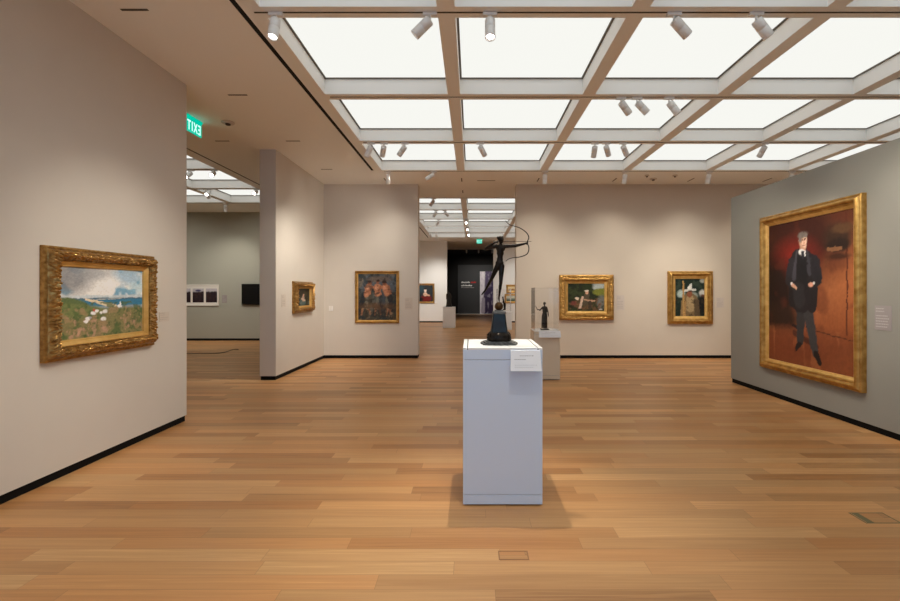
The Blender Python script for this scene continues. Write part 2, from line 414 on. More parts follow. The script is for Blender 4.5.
spot(px2x(480, b3), b3, (2.0, 9.7, 1.3), 'lone spotlight right of the middle beam on the third track', G3, 50, 50)
spot(px2x(595, b3), b3, (2.2, 9.7, .9), 'upright spotlight, left one of a cluster of three on the third track', G3, 35, 50)
spot(px2x(606, b3), b3, (3.9, 9.7, 1.5), 'sideways tilted spotlight, middle of the cluster of three on the third track', G3, 45, 55)
spot(px2x(623, b3), b3, (4.8, 9.7, 1.3), 'spotlight with lit rim at the right of the cluster of three on the third track', G3, 45, 50)
spot(px2x(765, b3), b3, (4.6, 9.7, 1.3), 'brownish spotlight at the right end of the third track, above the grey partition', G3, 50, 50)
spot(px2x(388, b4), b4, (-1.9, 9.8, .9), 'upright white spotlight at the left end of the farthest track', G4, 14, 110)
spot(px2x(434, b4), b4, (-5.0, 9.7, 1.5), 'tilted white spotlight second from left on the farthest track', G4, 16, 90)
spot(px2x(545, b4), b4, (1.5, 9.75, .9), 'upright white spotlight right of the doorway on the farthest track', G4, 14, 110)
spot(px2x(625, b4), b4, (3.0, 9.75, .9), 'upright white spotlight over the back wall between its two gilt paintings', G4, 14, 110)
spot(px2x(709, b4), b4, (4.7, 9.75, .9), 'upright white spotlight above the right gilt painting of the back wall', G4, 14, 110)
spot(px2x(792, b4), b4, (6.3, 9.75, .9), 'white spotlight half hidden behind the top edge of the grey partition', G4, 14, 110)
# unseen lamps on the track overhead, in front of the frame
H = 'spotlights on the overhead track'
for x, aim, p in ((-1.5, (-3.25, 3.5, 1.0), 7), (-1.2, (-3.3, 1.4, 1.0), 30), (2.2, (4.2, 5.0, 1.7), 16), (2.6, (4.2, 2.2, 1.2), 5), (-.9, (-3.3, 4.6, 1.1), 8)):
    spot(x, GY[4], aim, 'added track spotlight on the overhead track, unseen above the frame', H, p, 60)  # unseen lamps added here to brighten the side walls
spot(.40, GY[4], (.27, 3.03, .75), 'added track spotlight on the overhead track, unseen above the frame', H, 34, 30)
# beyond the doorway
for x, y, aim, lab, lens in (
        (-.98, 11.13, (-3.3, 14, 1.3), 'tilted white spotlight just beyond the doorway, nearest in that gallery', 'lens'),
        (-1.05, 12.78, (-3.3, 16, 1.3), 'left one of two crossed spotlights beyond the doorway', 'lens'),
        (-.80, 12.78, (2.5, 18, 1.0), 'right one of two crossed spotlights beyond the doorway', 'lens'),
        (-1.10, 14.42, (-3.2, 17.5, 1.3), 'small spotlight beyond the doorway on its third beam', 'lens'),
        (-.20, 14.42, (.2, 8.0, 0), 'glowing spotlight on the middle beam beyond the doorway, highest of three', 'lens_hot'),
        (-.17, 16.06, (.2, 8.5, 0), 'glowing spotlight on the middle beam beyond the doorway, middle of three', 'lens_hot'),
        (-.14, 17.70, (.2, 9, 0), 'glowing spotlight on the middle beam beyond the doorway, lowest of three', 'lens_hot'),
        (-1.70, 17.70, (-1.8, 20.7, 1.4), 'white spotlight at the left edge of the far gallery, over its small portrait', 'lens'),
        (-1.45, 17.70, (-1.3, 20.7, 1.2), 'white spotlight right beside the one over the far portrait', 'lens'),
        (2.6, 17.70, (2.2, 20.7, 1.4), 'white spotlight over the two small paintings in the far gallery', 'lens')):
    spot(x, y, aim, lab, 'spotlights beyond the doorway', 80 if lens == 'lens' else 0, 60, lens, color=(1, .96, .90))
for x, lab in ((-.32, 'left one of three dim spotlights on the dark room ceiling'), (.38, 'middle one of three dim spotlights on the dark room ceiling'), (1.15, 'right one of three dim spotlights on the dark room ceiling')):
    spot(x, 25.1, (x+.1, 28.2, 1.9), lab, 'spotlights of the dark room', 40, 70)
# left-hand room
for px, y, aim, lab, p, lens in ((214, GY3[2], (-3.5, 2.0, 0), 'glaring spotlight hanging in the left-hand room, nearest the exit sign', 0, 'lens_hot'),
        (256.5, GY3[3], (-4.0, 3.0, 0), 'glaring spotlight half hidden by the corner of the middle wall', 0, 'lens_hot'),
        (209.5, GY3[3], (-5.5, 5.0, 0), 'small spotlight with white lens on the second beam of the left-hand room', 0, 'lens_hot'),
        (191, GY3[2], (-6, 4, 0), 'small lit spotlight next to the far end of the near left wall', 0, 'lens_hot'),
        (225.5, GY3[4], (-7.4, 13.1, 1.2), 'white spotlight on the beam nearest the grey wall of the left-hand room', 30, 'lens')):
    spot(px2x(px, y), y, aim, lab, 'spotlights of the left-hand room', p, 90, lens)
for x in (-6.2, -8.8):
    spot(x, GY3[3], (x, 13.1, 1.2), 'added track spotlight of the left-hand room, unseen behind the near walls', 'added unseen spotlights of the left-hand room', 44, 95)  # unseen lamps added to light the grey back wall

# small things on the ceiling
def slit_x(x0, x1, y, lab): tag(MB().box(x0, x1, y-.012, y+.012, CZ-.003, CZ+.004).build('ceiling_slot_vent', M['track']), lab, 'vent', 'slot vents in the ceiling')
slit_x(-2.97, -2.74, 3.68, 'short dark slot in the flat left ceiling, nearest the top of the photo')
slit_x(-2.96, -2.73, 5.28, 'short dark slot in the flat left ceiling, straight above the exit sign')
slit_x(-2.95, -2.73, 6.90, 'short dark slot in the flat left ceiling, in front of the middle wall corner')
slit_x(-2.95, -2.73, 8.50, 'faint slot in the flat left ceiling, above the corner of the back wall')
slit_x(-4.07, -3.85, 6.90, 'short dark slot in the ceiling just below the smoke detector left of the middle wall')
slit_x(.11, .50, 9.37, 'long dark slot in the ceiling in front of the doorway')
NM = ['above the left painting of the back wall', 'in front of the middle of the doorway', 'at the right side of the doorway', 'above the left gilt painting of the back wall', 'above the right gilt painting of the back wall', 'over the top of the grey partition']
for x, nm in zip(GX[:6], NM):
    tag(MB().box(x-.011, x+.011, 9.17, 9.45, CZ-.003, CZ+.004).build('ceiling_slot_vent', M['track']), f'short dark lengthwise ceiling slot {nm}', 'vent', 'slot vents in the ceiling')
tag(MB().box(-.231, -.209, 10.28, 10.55, CZ-.003, CZ+.004).build('ceiling_slot_vent', M['track']), 'tiny dark lengthwise slot at the edge of the doorway ceiling', 'vent', 'slot vents in the ceiling')
def detector(x, y, r, lab, cat='smoke detector'):
    t = thing('smoke_detector', lab, cat, (x, y, CZ))
    MB().lathe([(r, 0), (r, -.012), (r*.9, -.022), (r*.45, -.026)], n=24).build('base', M['detector'], t, True)
    MB().lathe([(r*.42, -.02), (r*.40, -.038), (r*.3, -.046), (.004, -.047)], n=20).build('sensor_head', M['track'], t, True)
detector(px2x(228, 6.13), 6.13, .085, 'round smoke detector on the flat ceiling right of the exit sign')
p = at(653.3, 178.5, 9.2); detector(p.x, 9.2, .075, 'dark round smoke detector on the ceiling above the gilt paintings')
p = at(647, 175, 8.93); detector(p.x, 8.93, .045, 'small ceiling sensor left of the darker smoke detector', 'sensor')
p = at(675, 175, 8.93); detector(p.x, 8.93, .05, 'small ceiling sensor right of the darker smoke detector', 'sensor')

# exit signs
def text_mesh(txt, size, depth, spacing=1.0):
    cu = bpy.data.curves.new('t', 'FONT'); cu.body = txt; cu.size = size; cu.extrude = depth; cu.align_x = 'CENTER'; cu.align_y = 'CENTER'; cu.space_character = spacing; cu.offset = .0025*size/.16
    o = bpy.data.objects.new('t', cu); COL.objects.link(o)
    dg = bpy.context.evaluated_depsgraph_get(); dg.update()
    me = bpy.data.meshes.new_from_object(o.evaluated_get(dg)); bpy.data.objects.remove(o); bpy.data.curves.remove(cu)
    me.transform(Matrix.Rotation(PI/2, 4, 'X'))         # upright, read from -Y
    return me
def exit_sign(loc, rz, lab, w=.33, h=.19, drop=.03):
    t = thing('exit_sign', lab, 'exit sign', loc, rz, None)
    MB().box(-w/2, w/2, -.02, .02, -drop, 0).build('mount', M['exit_green'], t)
    MB().box(-w/2, w/2, -.004, .004, -drop-h, -drop).build('sign_plate', M['exit_green'], t)
    me = text_mesh('EXIT', h*.86, .0075, 1.3); xs = [v.co.x for v in me.vertices]; s = (w*.86)/(max(xs)-min(xs)); cz = sum(v.co.z for v in me.vertices)/len(me.vertices)
    me.transform(Matrix.Translation((0, 0, -drop-h/2-cz)) @ Matrix.Diagonal((s, 1, 1.15, 1)))
    link('letters', me, M['exit_white'], t)
exit_sign((-3.83, 5.99, CZ), -PI/2, 'green glowing EXIT sign seen from behind, hung at the end of the near left wall')
exit_sign((.34, 20.0, CZ), 0, 'small green EXIT sign far away above the dark room, beside the archer', .25, .19, .01)
for a in (t for t in bpy.data.objects if t.name.startswith('exit_sign')): a['group'] = 'exit signs'

# ------------------------------------------------------------------ picture frames
def frame_mesh(w, h, prof, n=40, carve=None, kx=1.0):
    """mitred sweep of prof = [(inset, depth)], front towards -Y, back on y = 0"""
    bm = bmesh.new(); rings = []
    for k, (o, d) in enumerate(prof):
        ring = []; a, b = w/2 - o*kx, h/2 - o
        cs = [(-a, -b), (a, -b), (a, b), (-a, b)]
        for s in range(4):
            p, q = cs[s], cs[(s+1) % 4]; L = (w if s % 2 == 0 else h)
            for i in range(n):
                t = i/n; x = p[0]+(q[0]-p[0])*t; z = p[1]+(q[1]-p[1])*t
                dd, oo = (carve(s, t*L, L, o, k) if carve else (0, 0))
                nx, nz = ((0, -1), (1, 0), (0, 1), (-1, 0))[s]
                ring.append(bm.verts.new((x + nx*oo, -(d+dd), z + nz*oo)))
        rings.append(ring)
    m = 4*n
    for a, b in zip(rings[:-1], rings[1:]):
        for i in range(m): bm.faces.new((a[i], a[(i+1) % m], b[(i+1) % m], b[i]))
    bmesh.ops.recalc_face_normals(bm, faces=bm.faces)
    me = bpy.data.meshes.new('frame'); bm.to_mesh(me); bm.free(); return me
def leaf(amp, cell, zone, out=0.0):               # carved foliage: rows of rounded leaves, shells at corners and centres
    rnd = random.Random(11); jit = {}
    def g(i, j, s):
        if (i, j, s) not in jit: jit[(i, j, s)] = (rnd.uniform(.15, .85), rnd.uniform(.2, .8), rnd.uniform(.5, 1.1), rnd.uniform(0, PI))
        return jit[(i, j, s)]
    def f(s, l, L, o, k):
        z0, z1 = zone
        if not (z0 <= o <= z1): return (0, 0)
        t = (o - z0)/(z1 - z0); env = min(1, 5*t, 5*(1-t))
        X, Y = l/cell, (o - z0)/cell; best = 0
        for i in range(int(X)-1, int(X)+2):
            for j in range(int(Y)-1, int(Y)+2):
                a, b, hgt, th = g(i, j, s); dx, dy = X-i-a, Y-j-b; c, q = math.cos(th), math.sin(th)
                best = max(best, hgt*(1 - ((dx*c+dy*q)/.75)**2 - ((-dx*q+dy*c)/.42)**2))
        c = min(l, L-l); sh = .45*math.exp(-(c/.07)**2) + .3*math.exp(-((l-L/2)/.06)**2)
        return (amp*env*(max(best, 0) + sh - .25), out*(best*.9 + sh*1.2) if o < z0+.02 else 0)
    return f
def painting(name, label, loc, rz, w, h, fw, depth, canvas, style, n=44, group='framed paintings', lfw=None, kx=1.0):
    """canvas: numpy array of linear RGB"""
    t = thing(name, label, 'painting', loc, rz, group)
    lw = lfw if lfw is not None else fw*.28; ow = fw - lw
    if style == 'ornate':
        prof = [(0, 0), (0, depth*.35), (.012, depth*.42), (.02, depth*.40), (.03, depth*.48)] + [(.03+ow*(.72)*i/22, depth*(.5+.42*math.sin(PI*i/22))) for i in range(23)] + [(ow*.86+.012, depth*.55), (ow*.9+.008, depth*.62), (ow*.95+.004, depth*.62), (ow, depth*.5), (ow, depth*.32)]
        me = frame_mesh(w, h, prof, 190 if w > 1 else 90, leaf(depth*.24, .030, (.028, .032+ow*.72), .005), kx); m = M['gold_dark']
    elif style == 'pattern':
        prof = [(0, 0), (0, depth*.75), (.012, depth*.95), (ow*.22, depth*.98)] + [(ow*(.22+.5*i/8), depth*(.93-.08*math.sin(PI*i/8))) for i in range(9)] + [(ow*.78, depth*.95), (ow*.88, depth*.9), (ow*.96, depth*.55), (ow, depth*.42), (ow, depth*.3)]
        me = frame_mesh(w, h, prof, 90, leaf(depth*.2, .04, (ow*.2, ow*.74)), kx); m = M['gold_brown'] if name.endswith('brown') else M['gold']
    else:
        prof = [(0, 0), (0, depth*.62), (.008, depth*.72), (ow*.12, depth*.74), (ow*.16, depth*.66), (ow*.24, depth*.66), (ow*.34, depth*.85), (ow*.5, depth), (ow*.64, depth*.97), (ow*.74, depth*.8), (ow*.8, depth*.62), (ow*.86, depth*.64), (ow*.95, depth*.58), (ow, depth*.42), (ow, depth*.3)]
        me = frame_mesh(w, h, prof, 30, (lambda s, l, L, o, k: (depth*.03*math.sin(70*l)*math.sin(31*l), 0)) if n > 40 else None, kx); m = M['gold'] if style != 'brown' else M['gold_brown']
    fo = link('frame', me, m, t, True)
    b = fo.modifiers.new('es', 'EDGE_SPLIT'); b.split_angle = math.radians(50)
    li = frame_mesh(w-2*ow*kx+.004, h-2*ow+.004, [(0, 0.004), (0, depth*.46), (lw*.15, depth*.48), (lw*.8, depth*.28), (lw*.86, depth*.3), (lw, depth*.27), (lw+.004, depth*.12)], 6, None, kx)
    link('liner', li, M['gold_liner'] if style != 'brown' else M['gold'], t)
    canvas_obj(canvas, w-2*fw*kx+.006, h-2*fw+.006, -depth*.14, t)
    return t
def canvas_obj(C, w, h, y, parent, name='canvas'):
    H, W, _ = C.shape
    xs = np.linspace(-w/2, w/2, W); zs = np.linspace(-h/2, h/2, H)
    V = np.stack([np.tile(xs, H), np.full(W*H, y), np.repeat(zs, W)], 1)
    idx = np.arange(W*H).reshape(H, W)
    Fc = np.stack([idx[:-1, :-1], idx[:-1, 1:], idx[1:, 1:], idx[1:, :-1]], -1).reshape(-1, 4)
    n = len(V)
    bk = [(-w/2, -.002, -h/2), (w/2, -.002, -h/2), (w/2, -.002, h/2), (-w/2, -.002, h/2)]       # stretcher back
    per = list(idx[0, :]) + list(idx[1:, -1]) + list(idx[-1, -2::-1]) + list(idx[-2:0:-1, 0])
    faces = Fc.tolist() + [[n+3, n+2, n+1, n]]
    c0, c1, c2, c3 = 0, W-1, W*H-1, W*(H-1)
    faces += [list(map(int, idx[0, ::-1])) + [n, n+1], list(map(int, idx[::-1, -1])) + [n+1, n+2], list(map(int, idx[-1, :])) + [n+2, n+3], list(map(int, idx[:, 0])) + [n+3, n]]
    me = bpy.data.meshes.new(name); me.from_pydata(V.tolist() + bk, [], faces)
    at_ = me.attributes.new('Paint', 'FLOAT_COLOR', 'POINT')
    rgba = np.ones((n+4, 4), np.float32); rgba[:n, :3] = C.reshape(-1, 3); rgba[n:, :3] = .1
    at_.data.foreach_set('color', rgba.ravel())
    return link(name, me, M['paint'], parent)

class Brush:
    def __init__(s, w, h, res, base):
        s.W, s.H = int(w*res), int(h*res); s.asp = w/h
        s.u, s.v = np.meshgrid(np.linspace(0, 1, s.W), np.linspace(0, 1, s.H))
        s.C = np.ones((s.H, s.W, 3)) * np.array(srgb(*base))
    def mix(s, a, col): s.C = s.C*(1-a[..., None]) + np.array(srgb(*col))*a[..., None]
    def noise(s, fx, fy, oct=3):
        out = np.zeros_like(s.u); amp = 1; tot = 0
        for o in range(oct):
            gx, gy = int(fx*2**o)+2, int(fy*2**o)+2; g = rng.random((gy+1, gx+1))
            X, Y = s.u*(gx-.001), s.v*(gy-.001); i, j = X.astype(int), Y.astype(int); a, b = X-i, Y-j
            a = a*a*(3-2*a); b = b*b*(3-2*b)
            out += amp*((g[j, i]*(1-a)+g[j, i+1]*a)*(1-b) + (g[j+1, i]*(1-a)+g[j+1, i+1]*a)*b); tot += amp; amp *= .55
        return out/tot
    def band(s, v0, v1, col, soft=.02, a=1.0, wob=0):
        n = (s.noise(5, 1)-.5)*wob
        m = np.clip((s.v+n-v0)/soft+.5, 0, 1)*np.clip((v1-s.v-n)/soft+.5, 0, 1); s.mix(m*a, col)
    def blob(s, x, y, rx, ry, col, soft=.3, rot=0, a=1.0):
        dx, dy = (s.u-x)*s.asp, s.v-y; c, q = math.cos(rot), math.sin(rot)
        d = np.sqrt(((dx*c+dy*q)/rx)**2 + ((-dx*q+dy*c)/ry)**2)
        s.mix(np.clip((1-d)/soft+.5, 0, 1)*a, col)
    def seg(s, x0, y0, x1, y1, r0, r1, col, soft=.25, a=1.0):
        px, py = (s.u-x0)*s.asp, s.v-y0; ex, ey = (x1-x0)*s.asp, y1-y0
        t = np.clip((px*ex+py*ey)/(ex*ex+ey*ey+1e-9), 0, 1); d = np.hypot(px-t*ex, py-t*ey); r = r0+(r1-r0)*t
        s.mix(np.clip((1-d/r)/soft+.5, 0, 1)*a, col)
    def patch(s, mask_fx, mask_fy, thr, col, a=.6, v0=0, v1=1, soft=.12):
        n = s.noise(mask_fx, mask_fy); m = np.clip((n-thr)/soft, 0, 1)*((s.v >= v0) & (s.v <= v1)); s.mix(m*a, col)
    def warp(s, amp, f=14):                       # ragged, brushed edges
        a, b_ = s.noise(f*s.asp, f, 3)-.5, s.noise(f*s.asp, f, 3)-.5
        X = np.clip((s.u + amp*a/s.asp)*(s.W-1), 0, s.W-1).astype(int); Y = np.clip((s.v + amp*b_)*(s.H-1), 0, s.H-1).astype(int)
        s.C = s.C[Y, X]
    def dabs(s, n, r, var=.25):
        r_ = random.Random(n)
        for _ in range(n):
            x, y = r_.random(), r_.random(); c = s.C[int(y*(s.H-1)), int(x*(s.W-1))]*(1+var*(r_.random()*2-1)); th = r_.gauss(.2, .7); L_ = r*r_.uniform(.5, 2.2); q_ = r*r_.uniform(.3, .7)
            dx, dy = (s.u-x)*s.asp, s.v-y; d = ((dx*math.cos(th)+dy*math.sin(th))/L_)**2 + ((-dx*math.sin(th)+dy*math.cos(th))/q_)**2
            a = np.clip(1.3-d, 0, 1)*.75; s.C = s.C*(1-a[..., None]) + c*a[..., None]
    def finish(s, amt=.12, f=40):
        n = s.noise(f, f, 2); s.C = np.clip(s.C*(1+amt*2*(n[..., None]-.5)), 0, .95); return s.C

# coastal meadow (generic)
b = Brush(.80, .58, 270, (150, 165, 180))
b.band(.60, 1.1, (120, 165, 190)); b.patch(4, 4, .42, (235, 232, 228), .95, .55, 1, .12); b.patch(7, 6, .55, (250, 246, 240), .8, .55, 1)
b.blob(.12, .84, .30, .22, (120, 122, 128), .9, .1, .85); b.blob(.35, .93, .30, .10, (150, 152, 155), .9, 0, .7); b.blob(.8, .9, .26, .13, (95, 160, 195), .8, -.2, .6)
b.blob(.95, .72, .2, .1, (150, 190, 205), .9, 0, .6); b.band(.555, .60, (190, 200, 205), .02, .8)
b.band(.44, .555, (58, 118, 150), .02); b.band(.535, .562, (70, 100, 118), .01, .8)
b.seg(.28, .545, .62, .43, .014, .034, (218, 202, 174)); b.seg(.4, .535, .75, .555, .006, .004, (190, 185, 175))
b.blob(.02, .44, .42, .14, (92, 108, 70), .15, -.06); b.blob(.25, .30, .95, .165, (112, 122, 76), .25, -.12); b.blob(.75, .22, .7, .2, (120, 118, 78), .3, 0)
b.band(-.1, .28, (128, 120, 82), .15)
b.patch(9, 8, .52, (80, 100, 58), .8, 0, .50); b.patch(14, 9, .55, (160, 132, 100), .7, 0, .42); b.patch(22, 14, .6, (196, 150, 130), .6, 0, .3); b.patch(20, 12, .6, (70, 92, 55), .7, 0, .5)
for x, y, r in ((.36, .34, .030), (.40, .37, .026), (.50, .36, .036), (.30, .27, .034), (.48, .25, .036), (.45, .345, .022), (.68, .43, .030), (.28, .23, .03)):
    b.blob(x, y, r*1.2, r*.8, (235, 230, 228), .5); 
b.blob(.69, .47, .012, .03, (230, 235, 235), .5); b.blob(.37, .385, .018, .018, (185, 80, 65), .4); b.blob(.33, .28, .02, .012, (170, 165, 175), .5)
b.warp(.022); b.dabs(900, .009, .3); b.C = b.C*1.22; COAST = b.finish(.16, 60)
# standing man in a dark suit (generic)
b = Brush(1.38, 1.92, 105, (98, 56, 38))
b.blob(.85, .35, .40, .55, (168, 100, 60), .8); b.blob(.8, .15, .5, .25, (150, 84, 48), .8); b.blob(.25, .85, .5, .3, (62, 28, 20), .7)
b.blob(.34, .72, .17, .13, (128, 34, 24), 1.2); b.blob(.05, .45, .22, .30, (34, 18, 14), .6); b.blob(.1, .3, .22, .12, (44, 26, 18), .6)
b.patch(4, 5, .55, (90, 40, 26), .5); b.band(-.1, .25, (128, 68, 40), .06, .8, .02); b.blob(.2, .10, .4, .1, (120, 60, 34), .8); b.patch(12, 3, .6, (178, 112, 70), .35, 0, .25)
b.seg(.92, .98, .93, .24, .006, .005, (92, 44, 28)); b.seg(.55, .25, .99, .21, .004, .004, (90, 46, 28))
b.blob(.83, .84, .10, .085, (58, 38, 28), .6); b.blob(.83, .79, .085, .04, (40, 27, 22), .4); b.seg(.74, .77, .86, .77, .014, .012, (132, 92, 62)); b.blob(.88, .89, .07, .03, (92, 64, 42), .6); b.blob(.84, .72, .08, .02, (66, 36, 24), .8)
b.seg(.35, .22, .62, .14, .02, .016, (58, 30, 22), .6, .8)
for x0, x1, y in ((.33, .44, .27), (.50, .56, .27)): b.seg(x0, y, x1, y-.03, .010, .010, (36, 20, 16))
b.seg(.44, .50, .42, .16, .052, .026, (52, 50, 52)); b.seg(.475, .50, .60, .10, .054, .027, (60, 58, 60)); b.seg(.41, .14, .37, .105, .022, .013, (24, 19, 18)); b.seg(.61, .095, .65, .04, .024, .013, (24, 19, 18))
b.seg(.43, .71, .43, .46, .095, .10, (34, 31, 34), .06); b.seg(.45, .76, .34, .71, .035, .036, (38, 35, 38), .15); b.seg(.45, .765, .57, .715, .035, .036, (38, 35, 38), .15)
b.seg(.56, .62, .565, .40, .055, .035, (34, 31, 34), .12); b.seg(.33, .64, .32, .42, .035, .03, (28, 25, 27), .2)
b.seg(.315, .70, .285, .58, .040, .036, (42, 40, 46), .15); b.seg(.59, .70, .625, .59, .042, .036, (40, 38, 43), .15); b.seg(.285, .575, .345, .54, .032, .026, (38, 36, 40)); b.seg(.625, .58, .56, .54, .034, .026, (38, 36, 40))
b.seg(.39, .77, .35, .60, .020, .020, (80, 77, 86), .5, .7); b.seg(.50, .77, .535, .62, .016, .016, (70, 68, 76), .5, .7); b.seg(.44, .74, .44, .55, .045, .048, (27, 26, 29), .2)
b.seg(.40, .52, .415, .44, .05, .05, (44, 42, 45), .3)
b.blob(.33, .55, .018, .013, (224, 178, 150), .4); b.seg(.335, .545, .37, .525, .012, .008, (210, 160, 132)); b.blob(.545, .548, .021, .016, (222, 160, 134), .4); b.blob(.31, .563, .010, .010, (230, 226, 222), .5); b.blob(.58, .56, .009, .012, (228, 224, 220), .5)
b.seg(.45, .80, .45, .775, .026, .024, (190, 140, 114), .4); b.seg(.435, .775, .465, .768, .022, .018, (234, 232, 230), .4); b.seg(.455, .768, .455, .735, .013, .008, (44, 44, 54), .5); b.seg(.475, .768, .482, .745, .007, .004, (232, 232, 232), .5)
b.blob(.455, .850, .036, .050, (206, 160, 132), .3); b.blob(.475, .845, .020, .042, (234, 200, 172), .6); b.blob(.445, .888, .040, .020, (112, 104, 98), .5); b.blob(.42, .868, .011, .028, (118, 110, 104), .6); b.blob(.485, .880, .016, .014, (122, 114, 108), .6)
b.seg(.44, .858, .458, .857, .005, .004, (110, 70, 58), .6); b.seg(.474, .857, .487, .857, .004, .004, (110, 70, 58), .6); b.seg(.468, .852, .472, .834, .004, .005, (190, 134, 106), .6); b.seg(.455, .82, .478, .82, .004, .004, (156, 92, 80), .6)
b.warp(.005, 24); b.dabs(200, .012, .12); GENT = b.finish(.12, 60)
# three figures on dark ground (generic)
b = Brush(.86, 1.06, 120, (70, 66, 58))
b.band(.60, 1.1, (84, 92, 100), .2); b.patch(5, 5, .5, (120, 108, 92), .7, .6, 1); b.patch(6, 6, .5, (40, 52, 58), .8); b.patch(8, 8, .55, (92, 72, 52), .7, 0, .6); b.blob(.55, .88, .25, .06, (104, 92, 84), .6)
FIG = ((.22, .30, .80, .06, (38, 48, 56), (84, 78, 66)), (.50, .51, .82, .0, (92, 94, 88), (58, 62, 66)), (.76, .68, .79, -.05, (66, 74, 82), (44, 46, 48)))
for x, hx, hy_, ln, cl, c2 in FIG:
    b.seg(x-.03, .52, x-.06-ln, .26, .09, .10, cl, .4); b.seg(x+.04, .52, x+.05, .24, .07, .09, c2, .4); b.seg(x+ln*.3, .55, x-.02, .30, .022, .03, (124, 122, 110), .6, .6)
    b.seg(x+ln, .70, x, .56, .075, .06, (186, 128, 96), .4); b.seg(x+ln-.09, .70, x+.09, .57, .028, .022, (172, 114, 84), .5); b.seg(x+ln+.08, .71, x+.02-ln, .58, .028, .022, (150, 98, 72), .5); b.blob(x+ln-.03, .69, .035, .04, (208, 152, 120), .8)
    b.blob(hx, hy_, .036, .044, (140, 88, 64), .4); b.blob(hx, hy_+.025, .042, .028, (58, 40, 34), .5)
    b.seg(x-.05-ln, .24, x-.07-ln, .11, .024, .018, (150, 104, 76), .5); b.seg(x+.06, .22, x+.09, .13, .022, .018, (134, 90, 66), .5)
b.patch(8, 8, .56, (52, 48, 44), .75, .05, .6); b.blob(.5, .3, .4, .06, (112, 80, 52), 1.2, 0, .6)
b.patch(12, 10, .58, (150, 128, 100), .6, 0, .25); b.patch(12, 12, .6, (36, 36, 38), .6, 0, 1)
b.warp(.03, 12); b.dabs(420, .018, .4); TRIO = b.finish(.2, 50)
# small seated figure on the middle wall
b = Brush(.62, .40, 150, (46, 42, 32))
b.patch(5, 5, .5, (72, 68, 50), .7); b.blob(.5, .2, .35, .22, (70, 92, 92), .5); b.blob(.52, .42, .14, .18, (176, 150, 132), .5); b.blob(.55, .62, .06, .08, (226, 180, 152), .4); b.blob(.55, .72, .07, .06, (60, 40, 30), .5); b.seg(.4, .4, .65, .3, .05, .06, (196, 168, 150), .5); b.patch(8, 8, .6, (110, 124, 118), .6, 0, .4)
b.warp(.04, 10); b.dabs(200, .02, .35); SEAT = b.finish(.2, 40)
# figures resting by a pool (generic)
b = Brush(.83, .60, 160, (38, 44, 28))
b.patch(6, 6, .5, (58, 66, 38), .8); b.blob(.82, .92, .26, .16, (176, 184, 180), .3); b.blob(.9, .68, .3, .14, (120, 124, 50), .3); b.blob(.92, .30, .18, .26, (112, 112, 108), .4); b.blob(.55, .9, .2, .15, (44, 54, 30), .6)
b.blob(.45, .25, .40, .20, (96, 76, 52), .5); b.patch(12, 10, .5, (120, 84, 60), .7, 0, .45); b.patch(14, 10, .58, (48, 58, 34), .7, 0, .5)
b.seg(.52, .60, .48, .32, .10, .13, (86, 76, 60), .3); b.blob(.52, .66, .055, .065, (216, 170, 140), .3); b.blob(.51, .73, .075, .03, (226, 214, 196), .4); b.blob(.25, .45, .075, .05, (226, 206, 184), .4); b.seg(.40, .5, .33, .12, .04, .05, (214, 186, 164), .3); b.seg(.45, .4, .72, .36, .03, .03, (190, 150, 120), .4); b.blob(.16, .28, .10, .08, (124, 66, 56), .5); b.seg(.6, .3, .6, .1, .07, .06, (70, 58, 46), .4); b.seg(.85, .06, .94, .06, .012, .01, (220, 215, 210))
b.warp(.04, 12); b.dabs(420, .018, .4); POOL = b.finish(.22, 50)
# child in a paper hat (generic)
b = Brush(.63, .82, 150, (28, 42, 34))
b.patch(6, 6, .55, (52, 66, 54), .7); b.blob(.2, .60, .10, .10, (176, 192, 186), .6); b.blob(.62, .55, .10, .08, (150, 160, 150), .6); b.blob(.93, .60, .09, .10, (190, 190, 184), .5); b.blob(.95, .52, .06, .06, (120, 78, 60), .5); b.blob(.93, .95, .07, .07, (160, 160, 150), .6); b.blob(.9, .3, .12, .25, (22, 22, 22), .5)
b.seg(.50, .42, .50, .0, .20, .24, (120, 100, 70), .2); b.seg(.50, .46, .50, .2, .10, .10, (166, 142, 104), .4); b.seg(.30, .38, .26, .0, .07, .07, (142, 116, 78), .3); b.seg(.72, .38, .75, .0, .07, .07, (90, 74, 54), .3); b.patch(10, 12, .6, (60, 48, 34), .7, 0, .45)
b.blob(.49, .58, .07, .085, (132, 78, 54), .25); b.seg(.33, .68, .68, .70, .035, .03, (206, 206, 198), .3); b.seg(.49, .755, .54, .85, .062, .02, (226, 226, 218), .25); b.blob(.49, .60, .062, .075, (136, 82, 58), .25); b.blob(.51, .66, .06, .02, (80, 56, 42), .5); b.seg(.27, .92, .29, .0, .022, .026, (176, 138, 84), .3); b.seg(.35, .40, .34, .0, .014, .016, (160, 124, 78), .3)
b.warp(.03, 12); b.dabs(260, .016, .3); HAT = b.finish(.2, 50)
